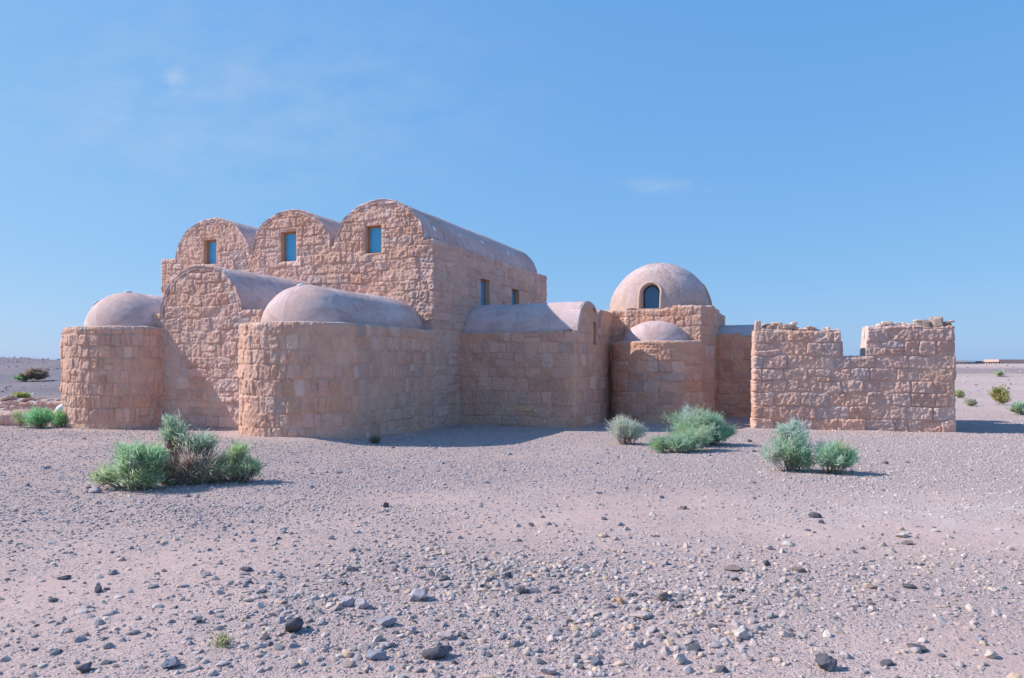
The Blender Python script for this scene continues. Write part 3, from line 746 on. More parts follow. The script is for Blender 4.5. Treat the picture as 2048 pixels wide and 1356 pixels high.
def rock_obj(name, parent, V, F, mat, col, smooth=False):
    c = np.tile(np.array(col), (len(V), 1)) * (1 + .15 * n2(V[:, 0] * 31, V[:, 1] * 31 + V[:, 2] * 29, 7))[:, None]
    if F.shape[1] == 4: o = mesh_np(name, V, F, mat, parent, c, smooth)
    else: o = mesh_np(name, V, None, mat, parent, c, smooth, tris=F)
    return o
rs = random.Random(5)
capspec = [  # s centre, z bottom, width, height, depth, tilt, colour
 (.08, 2.56, .14, .27, .20, .10, (.47, .33, .26)), (.40, 2.57, .40, .15, .40, .0, (.34, .235, .18)), (.62, 2.56, .17, .18, .3, .05, (.44, .33, .27)),
 (.85, 2.60, .32, .13, .35, .05, (.36, .26, .21)), (.33, 2.715, .15, .045, .2, .0, (.55, .43, .36)), (.57, 2.73, .24, .06, .25, .03, (.56, .44, .36)),
 (.97, 2.70, .17, .09, .2, -.2, (.52, .40, .33)), (1.02, 2.56, .22, .10, .3, .35, (.46, .35, .29)), (1.20, 2.565, .26, .05, .3, .08, (.55, .43, .36)),
 (1.45, 2.56, .26, .03, .3, .0, (.52, .41, .35)), (.2, 2.57, .12, .08, .25, .3, (.52, .41, .34)), (1.75, 2.55, .22, .03, .3, .02, (.55, .44, .38)),
 (2.88, 2.58, .18, .07, .3, .0, (.53, .42, .35)), (3.02, 2.60, .18, .09, .25, .1, (.50, .37, .30)), (3.16, 2.68, .24, .09, .25, .0, (.54, .41, .33)),
 (3.06, 2.66, .20, .06, .2, .1, (.55, .43, .36)), (3.24, 2.59, .2, .09, .3, -.1, (.56, .44, .36)), (3.42, 2.60, .22, .10, .3, .0, (.54, .42, .34)),
 (3.58, 2.60, .20, .08, .3, .1, (.57, .44, .36)), (3.40, 2.68, .16, .05, .2, .0, (.58, .46, .38)), (3.72, 2.60, .18, .11, .3, 0, (.55, .42, .34)),
 (3.98, 2.59, .35, .22, .34, .03, (.37, .28, .23)), (4.30, 2.58, .28, .30, .36, .0, (.36, .28, .235)), (4.50, 2.58, .20, .16, .36, -.25, (.22, .18, .16)),
 (4.54, 2.70, .24, .06, .3, -.2, (.40, .32, .27)), (3.85, 2.74, .14, .06, .2, .1, (.57, .45, .37)),
 (2.45, 1.86, .28, .03, .4, 0, (.50, .36, .27)), (2.36, 1.86, .12, .045, .2, 0, (.48, .35, .27))]
for k, (s, z, wd, hh, dp, tl, c) in enumerate(capspec):
    V, F = rock_np(600 + k, box=True, amp=.09)
    V = V * np.array((wd / 2, dp / 2, hh / 2)); c = np.array(c) * 1.22
    o = rock_obj('cap_stone', W, V, F, M_ROCK, c, False)
    o.location = (s, .06 + dp / 2 + rs.uniform(-.03, .05), z + hh / 2 - .01); o.rotation_euler = (0, tl, rs.uniform(-.15, .15))

for k in range(34):
    s = rs.choice((rs.uniform(.1, 1.9), rs.uniform(2.8, 4.55))); V, F = rock_np(660 + k, sub=3, cuts=14, amp=.08, lim0=.5)
    r = rs.uniform(.035, .085)
    o = rock_obj('cap_stone', W, V * np.array((r * 1.3, r, r * .7)), F, M_ROCK, PAL[rs.randrange(len(PAL))] * rs.uniform(.8, 1), False)
    o.location = (s, rs.uniform(.06, .4), 2.585 + r * .4 + (.10 * rs.random() if .3 < s < 1.0 or 3 < s < 3.7 else 0)); o.rotation_euler = (rs.uniform(-.4, .4), rs.uniform(-.4, .4), rs.uniform(0, 6))
# ------------------------------------------------------------------ low broken walls at the left
def low_wall(name, a, b, h0, h1, th, seed, label, style='ashlar', batter=0):
    d = math.dist(a, b); ang = math.atan2(b[1] - a[1], b[0] - a[0])
    zg = min(gz(*a), gz(*b))
    E_ = empty(name, (a[0], a[1], zg), ang, label=label, cat='wall')
    def tp(q, p):
        f = np.clip(p[:, 0] / d, 0, 1)
        return h0 + (h1 - h0) * f + .06 * np.round(2.2 * n2(p[:, 0] * 2.6, p[:, 0] * 0, seed)) / 2.2
    wall('wall_body', [(0, th), (0, 0), (d, 0), (d, th), (0, th)], tp, style, seed, E_, res=.03, zres=.03, capw=th / 2, ragged=.03)
    return E_, d
LW1, d1 = low_wall('low_wall', (-17.8, 18.7), (-11.7, 17.95), .25, .31, .55, 431, 'low broken rubble wall in front, ending at the left apse')
LW2, d2 = low_wall('low_wall', (-21.5, 22.8), (-13.2, 21.6), .40, .46, .6, 443, 'low orange rubble wall behind the nearer broken wall, below the grey hill')
for E_, d, h, sd in ((LW1, d1, .28, 1), (LW2, d2, .43, 2)):
    rg = random.Random(sd)
    for k in range(16):
        V, F = rock_np(700 + sd * 40 + k, box=True, amp=.12)
        wd, dp, hh = rg.uniform(.16, .4), rg.uniform(.2, .35), rg.uniform(.07, .14)
        o = rock_obj('cap_stone', E_, V * np.array((wd, dp, hh)) / 2, F, M_ROCK, rg.choice([(.50, .38, .32), (.55, .44, .38), (.45, .33, .26), (.42, .32, .28)]), True)
        o.location = (d * (k + .5) / 16 + rg.uniform(-.1, .1), rg.uniform(.12, .4), h + rg.uniform(-.02, .07)); o.rotation_euler = (rg.uniform(-.2, .2), rg.uniform(-.25, .25), rg.uniform(-.4, .4))

# white leaning stone
def capsule():
    n, m = 20, 14; V = []
    for j in range(m + 1):
        t = j / m
        r = .15 * (1 if t < .72 else math.sqrt(max(0, 1 - ((t - .72) / .28) ** 2))) * (1 + .06 * math.sin(5 * t))
        for i in range(n): V.append((r * math.cos(2 * math.pi * i / n), .8 * r * math.sin(2 * math.pi * i / n), .66 * t))
    V = np.array(V); F = np.array([[j * n + i, j * n + (i + 1) % n, (j + 1) * n + (i + 1) % n, (j + 1) * n + i] for j in range(m) for i in range(n)])
    return V, F
V, F = capsule()
o = mesh_np('white_stone', V, F, M_WHITE); tag(o, 'smooth white round-topped stone leaning behind the green shrub at the left apse', 'stone')
o.location = (-11.35, 17.75, gz(-11.35, 17.75) - .05); o.rotation_euler = (.1, R(24), 0)

# ------------------------------------------------------------------ far right: pale wall, slatted fence, canopy
def far_block(name, x0, x1, y, h0, h1, th, label, mat_cols, cat):
    n = 80; xs = np.linspace(x0, x1, n); zg = ground_z(xs, xs * 0 + y) - .2
    top = np.linspace(h0, h1, n) + .03 * n2(xs * .8, xs * 0, 5)
    V = []; 
    for yy, zz in ((y, zg), (y, top), (y + th, top), (y + th, zg)): V.append(np.stack([xs, np.full(n, yy), zz], 1))
    V = np.vstack(V); F = np.vstack([np.stack([np.arange(n - 1) + a * n, np.arange(n - 1) + 1 + a * n, np.arange(n - 1) + 1 + ((a + 1) % 4) * n, np.arange(n - 1) + ((a + 1) % 4) * n], -1) for a in range(4)])
    F = np.vstack([F, [[0, n, 2 * n, 3 * n], [n - 1, 2 * n - 1, 3 * n - 1, 4 * n - 1]]])
    c = np.tile(np.array(mat_cols), (len(V), 1)) * (1 + .1 * n2(V[:, 0] * .7, V[:, 2] * 3, 8))[:, None]
    o = mesh_np(name, V, F, M_STONE, None, c, False); return tag(o, label, cat)
def zpix(y, Y): return 1.65 + (731 - y) * Y / 1430
FY = 78
far_block('boundary_wall', (1880 - 1024) / 1430 * 86, (2010 - 1024) / 1430 * 86, 86, zpix(721.5, 86), zpix(721, 86), 1, 'long pale low wall on the skyline behind the dark slatted fence', (.72, .62, .54), 'wall')
far_block('boundary_wall', (1998 - 1024) / 1430 * FY, (2200 - 1024) / 1430 * FY, FY, zpix(719, FY), zpix(719, FY), 2.5, 'pink flat-topped wall on the skyline at the right edge', (.50, .36, .31), 'wall')
fx0, fx1 = (1895 - 1024) / 1430 * FY, (1997 - 1024) / 1430 * FY
E_ = empty('slatted_fence', (fx0, FY - .3, gz(fx0, FY)), 0, label='low dark slatted fence running along the ridge', cat='fence')
zt0, zt1 = zpix(725.5, FY) - gz(fx0, FY), zpix(723.5, FY) - gz(fx0, FY)
bm = bmesh.new(); Lf = fx1 - fx0
vs = box_bm(bm, 0, Lf, 0, .12, -.09, 0)
for v in bm.verts: v.co.z += zt0 + (zt1 - zt0) * v.co.x / Lf
bm_obj('rail', bm, M_DARK, E_)
k = 0
while k * .27 < Lf:
    x = k * .27; zt = zt0 + (zt1 - zt0) * x / Lf
    bm = bmesh.new(); box_bm(bm, x, x + .10, .02, .10, gz(fx0 + x, FY - .3) - gz(fx0, FY) - .05, zt - .09); k += 1
    bm_obj('slat', bm, M_DARK, E_)
cxm = (1964 - 1024) / 1430 * 80
E_ = empty('canopy', (cxm, 80.5, gz(cxm, 80.5)), 0, label='small dark blue flat canopy showing above the slatted fence', cat='canopy')
zc = zpix(722, 80) - gz(cxm, 80.5)
bm = bmesh.new(); vs = box_bm(bm, -.42, .42, 0, 1.2, zc - .14, zc)
for v in bm.verts:
    if v.co.z > zc - .05: v.co.x *= .8
bm_obj('roof', bm, M_CANOPY, E_)
for sx in (-.36, .32):
    for sy in (.05, 1.07):
        bm = bmesh.new(); box_bm(bm, sx, sx + .06, sy, sy + .06, -.3, zc - .14); bm_obj('post', bm, M_DARK, E_)

# ------------------------------------------------------------------ shrubs
MINT = (.205, .275, .205); SAGE = (.24, .285, .215); OCH = (.26, .20, .095); DRY = (.235, .185, .165); DEEP = (.125, .20, .13)
def shrub(name, x, y, lobes, label, group=None, seed=0, scale=1.0, blade=(.05, .15), width=.0052, stems=40, up=.55):
    """lobes: (dx, dy, dz centre above ground, rx, ry, rz, blades, colour)"""
    rg = np.random.RandomState(seed + 1000)
    E_ = empty(name, (x, y, gz(x, y)), 0, label=label, cat='shrub', group=group)
    VV, CC = [], []; SV, SF = [], []
    def tube(p0, p1, r0, r1, bend):
        K = 5; q = rg.normal(size=3) * bend
        base = len(SV)
        d = np.array(p1) - np.array(p0); d = d / (np.linalg.norm(d) + 1e-6)
        a = np.cross(d, (0.3, .5, .8)); a /= np.linalg.norm(a); b = np.cross(d, a)
        for i in range(K):
            t = i / (K - 1); c = np.array(p0) * (1 - t) + np.array(p1) * t + q * 4 * t * (1 - t); r = r0 + (r1 - r0) * t
            for k in range(4): SV.append(c + r * (math.cos(k * math.pi / 2) * a + math.sin(k * math.pi / 2) * b))
        for i in range(K - 1):
            for k in range(4): SF.append((base + i * 4 + k, base + i * 4 + (k + 1) % 4, base + (i + 1) * 4 + (k + 1) % 4, base + (i + 1) * 4 + k))
    for (dx, dy, dz, rx, ry, rz, nb, col) in lobes:
        nb = int(nb * .95)
        dx, dy, dz, rx, ry, rz = [q * scale for q in (dx, dy, dz, rx, ry, rz)]
        nt_ = max(12, nb // 34)
        # tufts: clumps of blades on the lobe's outer zone
        u = rg.normal(size=(nt_, 3)); u /= np.linalg.norm(u, axis=1)[:, None]; u[:, 2] = np.where(u[:, 2] < -.35, -u[:, 2], u[:, 2])
        rad = .35 + .75 * rg.rand(nt_) ** .7
        lump = .90 + .62 * fbm(u[:, 0] * 2 + seed, u[:, 1] * 2 + u[:, 2], 2, seed)
        tc = np.array((dx, dy, dz)) + u * (rad * lump)[:, None] * np.array((rx, ry, rz))
        tc[:, 2] = np.maximum(tc[:, 2], .03)
        bs = np.array((dx * .7, dy * .7, max(0., dz - rz * .8)))[None, :] + rg.normal(size=(nt_, 3)) * np.array((rx, ry, .02)) * .22
        bs[:, 2] = np.maximum(bs[:, 2], 0)
        br = tc - bs; bl = np.linalg.norm(br, axis=1)[:, None] + 1e-6; bd = br / bl
        tcol = np.array(col)[None, :] * 2.95 * (.72 + .55 * rg.rand(nt_))[:, None]
        och = rg.rand(nt_) < .14
        tcol = np.where(och[:, None], tcol * .45 + np.array(OCH) * 1.1, tcol)
        wt = rg.rand(nt_) ** 1.2 + .12; ti = rg.choice(nt_, nb, p=wt / wt.sum())
        tt = .30 + .75 * rg.rand(nb) ** .75
        P = bs[ti] + br[ti] * tt[:, None] + rg.normal(size=(nb, 3)) * (.012 + .024 * tt)[:, None] * scale
        D = bd[ti] * .75 + np.array((0, 0, up * .5)) + rg.normal(size=(nb, 3)) * .48
        D /= np.linalg.norm(D, axis=1)[:, None]
        ln = rg.uniform(blade[0], blade[1], nb) * scale; wd = width * scale * rg.uniform(.7, 1.4, nb)
        sd = np.cross(D, rg.normal(size=(nb, 3))); sd /= np.linalg.norm(sd, axis=1)[:, None]
        q0 = P; q1 = P + D * (ln * .5)[:, None] + sd * wd[:, None]; q2 = P + D * ln[:, None] + rg.normal(size=(nb, 3)) * .008; q3 = P + D * (ln * .5)[:, None] - sd * wd[:, None]
        VV.append(np.stack([q0, q1, q2, q3], 1).reshape(-1, 3))
        cc = np.minimum(tcol[ti] * (.85 + .3 * rg.rand(nb))[:, None], .72)
        CC.append(np.repeat(cc, 4, 0))
        for k in range(max(4, stems * nb // 6000)):
            i = rg.randint(nt_)
            b0 = (dx * .55 + rg.normal() * .05, dy * .55 + rg.normal() * .05, -.03)
            tube(b0, tc[i] - u[i] * .03, .009 * scale, .003 * scale, .04 * scale)
            for j in range(3):
                i2 = np.argsort(np.linalg.norm(tc - tc[i], axis=1))[min(nt_ - 1, 1 + j)]
                mid = np.array(b0) * .4 + tc[i] * .6
                tube(mid, tc[i2], .005 * scale, .002 * scale, .02)
    V = np.vstack(VV); V[:, 2] = np.maximum(V[:, 2], -.02); C = np.vstack(CC); nq = len(V) // 4
    mesh_np('foliage', V, np.arange(nq * 4).reshape(-1, 4), M_LEAF, E_, C, False)
    mesh_np('stems', np.array(SV), np.array(SF), M_TWIG, E_, None, True)
    return E_
G1 = 'shrubs on the gravel in front of the bathhouse'
# left clump, three plants
shrub('desert_shrub', -5.05, 9.65, [(.0, 0, .34, .27, .25, .24, 6000, (.17, .255, .15)), (.06, -.05, .15, .34, .24, .15, 3500, (.165, .225, .135)), (-.42, .02, .15, .18, .16, .11, 1300, (.19, .235, .14)), (.26, 0, .38, .15, .16, .13, 1500, (.165, .25, .145))],
      'bright green feathery shrub on the left side of the big clump by the left apse', G1, 1, scale=1.02)
shrub('desert_shrub', -4.60, 10.0, [(-.16, .1, .60, .17, .15, .16, 1100, (.175, .22, .155)), (-.22, .1, .76, .08, .08, .09, 350, (.165, .215, .15)), (.20, .05, .48, .24, .18, .13, 1300, (.175, .215, .155)), (.05, -.05, .26, .42, .28, .24, 2200, DRY), (.05, -.1, .12, .52, .22, .11, 1300, (.22, .19, .135)), (.45, -.05, .14, .25, .2, .13, 1100, (.19, .215, .14)), (-.30, -.1, .22, .2, .2, .16, 1000, (.18, .21, .15))],
      'tall half-dry twiggy shrub in the middle of the left clump', G1, 2, stems=260, scale=1.04)
shrub('desert_shrub', -3.92, 10.1, [(.06, 0, .36, .12, .12, .12, 800, (.19, .25, .14)), (-.08, 0, .22, .20, .18, .12, 1200, (.21, .23, .13)), (.20, -.03, .15, .20, .18, .13, 2000, (.16, .195, .125)), (-.36, 0, .12, .24, .2, .11, 1000, DRY)],
      'low shrub with one green tip at the right of the left clump', G1, 3, stems=150, scale=1.04)
shrub('desert_shrub', 2.38, 15.0, [(0, 0, .28, .32, .3, .26, 4200, SAGE), (-.12, 0, .36, .2, .2, .18, 1500, SAGE), (.16, -.02, .22, .2, .2, .18, 1400, MINT)],
      'small pale sage shrub left of the big round green bush', G1, 4)
shrub('desert_shrub', 3.92, 14.9, [(-.05, 0, .42, .62, .5, .34, 11000, (.15, .225, .15)), (-.12, -.05, .52, .42, .4, .22, 5000, MINT), (.42, -.05, .22, .42, .36, .22, 5000, DEEP), (-.42, -.3, .24, .36, .3, .22, 4000, (.165, .24, .155))],
      'largest round dense green bush, in front of the small apse', G1, 5, scale=.92)
shrub('desert_shrub', 3.12, 13.6, [(.05, 0, .15, .42, .3, .15, 4000, (.165, .235, .16)), (-.28, .05, .12, .22, .2, .12, 1500, DEEP), (.36, .1, .2, .26, .2, .16, 2000, (.165, .235, .155)), (.55, .25, .26, .3, .26, .2, 2500, (.165, .235, .155))],
      'low spreading green bush at the foot of the largest bush', G1, 6)
shrub('desert_shrub', 4.42, 11.2, [(-.05, 0, .34, .32, .28, .26, 3200, (.19, .285, .195)), (-.05, .05, .58, .26, .2, .12, 1000, MINT), (-.34, 0, .20, .2, .2, .14, 1000, MINT), (.08, 0, .16, .26, .24, .16, 1800, (.15, .23, .15))],
      'airy pale mint shrub, taller of the pair before the ruined wall', G1, 7, scale=1.04)
shrub('desert_shrub', 4.90, 11.0, [(0, 0, .23, .27, .26, .22, 4500, (.17, .265, .17)), (.18, 0, .18, .2, .2, .16, 1600, (.15, .235, .15))],
      'compact rounded mint shrub, shorter of the pair before the ruined wall', G1, 8, scale=1.0)
# by the low walls
shrub('desert_shrub', -11.42, 17.35, [(0, 0, .24, .30, .28, .22, 4500, (.11, .24, .12)), (-.22, 0, .2, .2, .2, .17, 1800, DEEP)],
      'bright green shrub against the low wall beside the left apse', None, 9)
shrub('desert_shrub', -10.92, 17.3, [(0, 0, .20, .2, .2, .18, 2200, (.10, .19, .09))], 'small dark green shrub squeezed against the left apse corner', None, 10)
shrub('desert_shrub', -12.05, 17.5, [(0, 0, .22, .2, .2, .2, 1200, (.17, .19, .12))], 'thin brownish shrub left of the green one by the low wall', None, 11)
def far_xy(x, y):
    Y = 24.
    for k in range(60):
        X = (x - 1024) / 1430 * Y; Yn = 1430 * (1.65 - gz(X, Y)) / (y - 731)
        Y += .4 * (min(max(Yn, 15), 75) - Y)
    return (x - 1024) / 1430 * Y, Y
def far_shrub(x, y, wpx, hpx, col, label, seed, n=1500, group='shrubs on the far slopes'):
    X, Y = far_xy(x, y); a = wpx / 2 * Y / 1430; h = hpx * Y / 1430
    shrub('desert_shrub', X, Y, [(0, 0, h * .5, a * .9, a * .8, h * .5, n, col), (a * .4, 0, h * .35, a * .6, a * .6, h * .35, n // 2, col)], label, group, seed, blade=(.1, .22), width=.02, stems=10)
far_shrub(68, 762, 42, 24, (.14, .105, .085), 'brown bushy shrub on the grey hill at far left', 20, 2500)
far_shrub(45, 763, 24, 13, (.11, .17, .10), 'small green shrub touching the brown one on the grey hill', 21)
far_shrub(44, 800, 24, 11, (.16, .18, .07), 'yellow-green tuft above the low walls at far left', 22, 900)
far_shrub(2000, 810, 34, 34, (.19, .185, .09), 'olive yellow shrub on the pink slope right of the ruined wall', 23, 2200)
far_shrub(2040, 830, 26, 20, (.17, .235, .16), 'mint green shrub at the right edge of the view', 24, 1500)
far_shrub(1917, 796, 16, 12, (.20, .215, .12), 'small faded shrub close to the ruined wall end', 25, 700)
far_shrub(1998, 757, 16, 7, (.20, .235, .15), 'tiny grey-green tuft on the dark gravel band', 26, 500)
far_shrub(1940, 812, 14, 10, (.23, .225, .17), 'sparse dry tuft on the sand right of the ruined wall', 27, 500)
shrub('dry_tuft', -2.86, 15.0, [(0, 0, .06, .12, .1, .06, 700, (.09, .085, .06))], 'small dark dry tuft at the foot of the right apse corner', None, 30, blade=(.03, .07))
shrub('green_tuft', -1.70, 4.18, [(0, 0, .02, .07, .05, .02, 160, (.17, .19, .09))], 'tiny green tuft among the gravel nearest the camera', None, 31, blade=(.015, .035), width=.003, stems=4)

# ------------------------------------------------------------------ loose rocks
def pix_ground(x, y):
    Y = 1430 * 1.65 / (y - 731)
    for k in range(6):
        X = (x - 1024) / 1430 * Y; Y = 1430 * (1.65 - gz(X, Y)) / (y - 731)
    return (x - 1024) / 1430 * Y, Y
DK = (.135, .125, .14); GB = (.29, .28, .315); LI = (.43, .375, .395); PK = (.52, .41, .385); TN = (.56, .42, .32); PL = (.56, .48, .43); BR = (.27, .205, .18); OR = (.55, .33, .19)
cname = {DK: 'dark charcoal', GB: 'blue-grey', LI: 'lilac-grey', PK: 'pinkish', TN: 'tan', PL: 'pale cream', BR: 'dark brown', OR: 'orange-tan'}
NOTED = [
 (582, 1266, 44, 36, DK, 'largest rounded dark boulder left of the stony patch'), (872, 1318, 54, 28, DK, 'lumpy dark rock at the bottom centre'),
 (750, 1322, 46, 22, GB, 'blue-grey rock left of the lumpy dark one at bottom centre'), (337, 1338, 40, 22, GB, 'blue-grey wedge rock at the bottom left'),
 (165, 1345, 32, 22, DK, 'dark rock in the bottom left corner'), (395, 1246, 20, 15, DK, 'small dark pointed stone left of the largest boulder'),
 (194, 1186, 20, 17, DK, 'dark upright stone on the bare left foreground'), (124, 1160, 26, 10, DK, 'long dark flat stone near the left edge'),
 (832, 1203, 42, 28, LI, 'big lilac block in the middle of the stony patch'), (555, 1156, 18, 13, GB, 'small blue-grey stone at the left of the stony patch'),
 (1015, 1156, 20, 15, DK, 'dark stone at the upper right of the stony patch'), (490, 1143, 32, 11, DK, 'dark flat slab at the upper left of the stony patch'),
 (770, 1015, 15, 13, DK, 'dark peaked stone on the gravel below the right apse'), (772, 1254, 46, 20, GB, 'wide blue-grey rock below the lilac block'),
 (690, 1214, 34, 22, LI, 'lilac slanted slab left of the lilac block'), (720, 1218, 34, 22, LI, 'lilac rounded stone right of the slanted slab'),
 (822, 1268, 28, 20, LI, 'pointed lilac stone under the wide blue-grey rock'), (890, 1278, 40, 18, PK, 'pink lumpy stone right of the pointed lilac one'),
 (1655, 1342, 42, 36, DK, 'rounded dark boulder at the bottom right'), (1329, 1204, 28, 22, BR, 'dark leaning stone right of the stony patch'),
 (1286, 1240, 34, 19, PK, 'pinkish block below the dark leaning stone'), (1241, 1207, 19, 15, OR, 'orange-tan pointed stone left of the dark leaning stone'),
 (1634, 1036, 24, 13, DK, 'boxy dark stone on the bare right ground'), (1643, 1047, 15, 9, DK, 'small dark stone just below the boxy one'),
 (1599, 1146, 30, 11, BR, 'brown low stone in the right middle group'), (1469, 1143, 36, 13, BR, 'brown long stone left in the right middle group'),
 (1824, 1178, 26, 11, DK, 'dark stone with a tail on the far right ground'), (1751, 1179, 30, 9, BR, 'flat brown stone left of the dark tailed stone'),
 (1535, 1132, 16, 13, DK, 'dark knob in the right middle group'), (1539, 1100, 22, 13, LI, 'grey round stone at the top of the right middle group'),
 (1578, 1092, 28, 12, PL, 'pale cream slab beside the grey round stone'), (1816, 1090, 28, 9, BR, 'brown flat stone under the pale tan one at right'),
 (1811, 1076, 30, 11, PL, 'pale stone alone on the right dusty ground'), (1486, 1280, 38, 22, PL, 'large pale angular stone in the right foreground'),
 (1359, 1328, 24, 26, PL, 'pale upright stone at the bottom, right of centre'), (1844, 1306, 50, 13, DK, 'long dark slab at the bottom right'),
 (1966, 1286, 22, 15, GB, 'grey pointed stone at the right foreground edge'), (1986, 1318, 32, 17, PL, 'pale stone in the bottom right corner'),
 (1096, 1350, 34, 20, LI, 'lilac-grey stone cut by the bottom edge'), (1044, 1188, 32, 18, DK, 'dark rough rock right of the stony patch'),
 (1199, 988, 20, 9, LI, 'low grey stone on the middle gravel below the sage shrub'), (1369, 1019, 18, 9, BR, 'dark flat stone in the middle of the bare ground'),
 (1306, 1032, 16, 10, PL, 'pale small stone left of the dark flat one'), (1206, 1074, 20, 10, TN, 'tan stone in the middle ground'),
 (1063, 1053, 13, 9, DK, 'dark chip in the middle of the view'), (185, 986, 28, 15, LI, 'grey rough rock at the left foot of the left clump'),
 (222, 982, 18, 9, TN, 'tan rounded stone between the grey rock and the left clump'), (1705, 944, 11, 6, PL, 'pale pebble in front of the mint shrub pair'),
 (1420, 912, 9, 7, GB, 'grey stone right of the low spreading bush'), (1500, 884, 12, 6, DK, 'dark stone right of the largest bush')]
for k, (x, y, wp, hp, c, lb) in enumerate(NOTED):
    X, Y = pix_ground(x, y); sc = Y / 1430; a = wp * sc / 2 * 1.12; hh = hp * sc / 2 * 1.15
    V, F = rock_np(800 + k, sub=4, cuts=18, amp=.09, lim0=.48)
    V = V * np.array((a, max(a * .8, hh), hh))
    V = V + (.13 * hh * fbm(V[:, 0] / a * 4, V[:, 1] / a * 4 + V[:, 2] / hh * 4, 3, k))[:, None]
    o = rock_obj('rock', None, V, F, M_ROCK, c, True)
    o.location = (X, Y + a * .5, gz(X, Y) + hh * .52); o.rotation_euler = (0, 0, (k * 1.7) % 6.28 if abs(wp - hp) < 12 else rs.uniform(-.3, .3))
    tag(o, lb, 'rock', 'rocks lying on the gravel plain')

# further loose stones, copied from a few prototypes
protos = []
for k in range(15):
    V, F = rock_np(900 + k, sub=3, cuts=11, flat=(1, .8, (.45, .62, .8)[k % 3]), amp=.14)
    protos.append((V, F, (GB, LI, PK, (.21, .19, .205), PL)[k % 5]))
first = {}
rg = np.random.RandomState(77); cnt = 0; placed = []
while cnt < 215:
    Y = 3.9 + 11 * rg.rand() ** 1.9; X = (rg.rand() * 2 - 1) * Y * .74
    cv = gravel_cover(np.array([X]), np.array([Y]))[0]
    if rg.rand() > cv * .9: continue
    if any((X - a) ** 2 + (Y - b) ** 2 < .02 for a, b in placed): continue
    placed.append((X, Y))
    k = rg.randint(15); r = (.022 + .024 * rg.rand() ** 2) * (1 + .04 * (Y - 4))
    if k not in first:
        V, F, c = protos[k]; o = rock_obj('stone', None, V, F, M_ROCK, c, False); first[k] = o
    else:
        o = first[k].copy(); COL.objects.link(o)
    cc = ('blue-grey', 'lilac-grey', 'pinkish', 'dark', 'pale')[k % 5]; sh = ('flat', 'blocky', 'rounded')[k % 3]
    tag(o, f'small {sh} {cc} stone scattered with others on the gravel', 'stone', f'small {sh} {cc} stones scattered on the gravel')
    o.location = (X, Y, gz(X, Y) + r * .12); o.scale = (r, r, r); o.rotation_euler = (rg.uniform(-.2, .2), rg.uniform(-.2, .2), rg.uniform(0, 6.28))
    cnt += 1

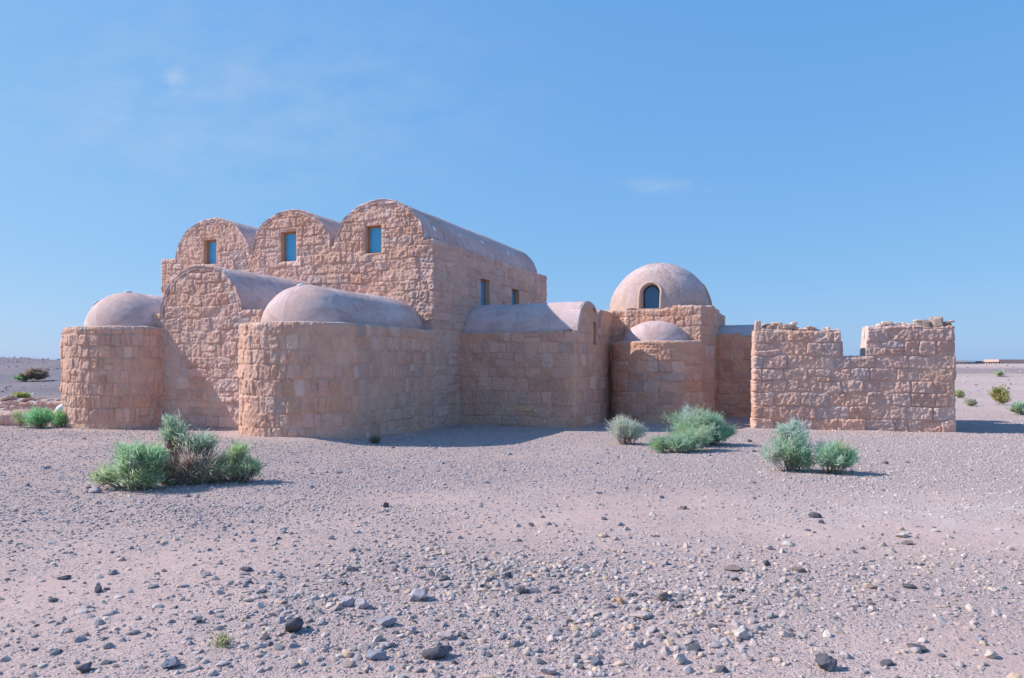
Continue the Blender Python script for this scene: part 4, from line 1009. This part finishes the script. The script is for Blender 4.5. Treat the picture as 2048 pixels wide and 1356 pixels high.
# ------------------------------------------------------------------ gravel (uncountable)
def gravel():
    rg = np.random.RandomState(9)
    pal = np.array([DK, (.31, .28, .29), (.43, .365, .355), (.47, .38, .35), (.50, .385, .34), (.55, .41, .31), (.58, .49, .43), (.33, .29, .295), (.47, .395, .375)]); pw = np.array([.7, 1.4, 2, 2, 1.2, 1.0, 1.0, 1.6, 1.5]); pw /= pw.sum()
    VV, TT, CC = [], [], []; off = 0
    for sub, npro, N, y0, y1, r0, r1, pwr in ((2, 16, 15000, 3.3, 8.5, .006, .030, 2.2), (1, 16, 42000, 3.3, 14, .005, .018, 1.6), (1, 12, 125000, 7.5, 26, .009, .032, 1.5), (2, 16, 5000, 3.4, 7.4, .011, .045, 1.1), (1, 12, 5200, 26, 74, .03, .16, 2.4)):
        pr = [rock_np(3000 + sub * 50 + k, sub=sub, cuts=8, flat=(1, .75, (.35, .5, .65, .8)[k % 4]), amp=.12) for k in range(npro)]
        M = N * (9 if N == 5000 else 3)
        Y = np.sqrt(rg.rand(M) * (y1 ** 2 - y0 ** 2) + y0 ** 2); X = (rg.rand(M) * 2 - 1) * (Y * .78 + .5)
        cv = gravel_cover(X, Y)
        if N == 5000: cv = np.exp(-((X - .05) / 1.75) ** 2 - ((Y - 5.1) / 1.0) ** 2) * (.55 + .6 * n2(X * 2.2, Y * 2.2, 61)) + .05
        keep = rg.rand(M) < np.clip(.10 * (N != 5000) + cv * .9, 0, 1) ** 1.4
        X, Y = X[keep][:N], Y[keep][:N]; n = len(X)
        r = r0 + (r1 - r0) * rg.rand(n) ** (pwr * 2)
        zg = ground_z(X, Y); ki = rg.randint(0, npro, n); ci = rg.choice(len(pal), n, p=pw); ang = rg.rand(n) * 6.283
        for k in range(npro):
            m = ki == k; V, F = pr[k]; q = m.sum()
            ca, sa = np.cos(ang[m]), np.sin(ang[m]); tx = rg.normal(size=q) * .2
            vx = V[None, :, 0] * ca[:, None] - V[None, :, 1] * sa[:, None]; vy = V[None, :, 0] * sa[:, None] + V[None, :, 1] * ca[:, None]
            vz = V[None, :, 2] + tx[:, None] * V[None, :, 0]
            P = np.stack([vx * r[m][:, None] + X[m][:, None], vy * r[m][:, None] + Y[m][:, None], (vz + .08) * r[m][:, None] + zg[m][:, None]], -1).reshape(-1, 3)
            T = (F[None] + (np.arange(q) * len(V))[:, None, None] + off).reshape(-1, 3); off += len(P)
            c = pal[ci[m]] * (1 + .3 * (rg.rand(q) - .5))[:, None]
            if N == 125000: c = .55 * c + .45 * np.array((.52, .445, .45))
            VV.append(P); TT.append(T); CC.append(np.repeat(c, len(V), 0))
    feet = [arc_r, arc_l, [(-6.3, -3.4), (-2.6, -3.4)], [(0, 1.48), (3.33, 1.48), (3.33, 5)], arc_s, [(6.3, 6.2), (8.7, 6.2)]]
    segs = [[w2(*p) for p in f] for f in feet] + [[(6.31 - .05, 18.58), (6.31 + 4.62 * math.cos(RA), 18.58 + 4.62 * math.sin(RA))]]
    pr = [rock_np(3400 + k, sub=2, cuts=8, flat=(1, .8, (.5, .7, .9)[k % 3]), amp=.14) for k in range(12)]
    for f in segs:
        f = np.array(f); q = np.concatenate([[0], np.cumsum(np.linalg.norm(np.diff(f, axis=0), axis=1))])
        n = int(q[-1] * 95); u = rg.rand(n) * q[-1]
        clump = n2(u * 1.1, u * 0, 71) > rg.rand(n) * 1.6 - 1.1; u = u[clump]; n = len(u)
        X = np.interp(u, q, f[:, 0]); Y = np.interp(u, q, f[:, 1]) ; tx = np.interp(u + .02, q, f[:, 0]) - X; ty = np.interp(u + .02, q, f[:, 1]) - Y
        l = np.hypot(tx, ty) + 1e-9; o = .01 + np.abs(rg.normal(size=n)) * .16
        X = X + ty / l * o; Y = Y - tx / l * o; r = .008 + .035 * rg.rand(n) ** 4; zg = ground_z(X, Y); a = rg.rand(n) * 6.283
        for i in range(n):
            V, F = pr[rg.randint(12)]; ca, sa = math.cos(a[i]), math.sin(a[i])
            P = np.stack([(V[:, 0] * ca - V[:, 1] * sa) * r[i] + X[i], (V[:, 0] * sa + V[:, 1] * ca) * r[i] + Y[i], (V[:, 2] + .3) * r[i] + zg[i]], 1)
            VV.append(P); TT.append(F + off); off += len(P); CC.append(np.tile(PAL[rg.randint(len(PAL))] * .95, (len(V), 1)))
    return mesh_np('gravel', np.vstack(VV), None, M_GRAVEL, None, np.vstack(CC), False, tris=np.vstack(TT))
tag(gravel(), 'grey and pink gravel strewn over the desert plain', 'gravel', kind='stuff')
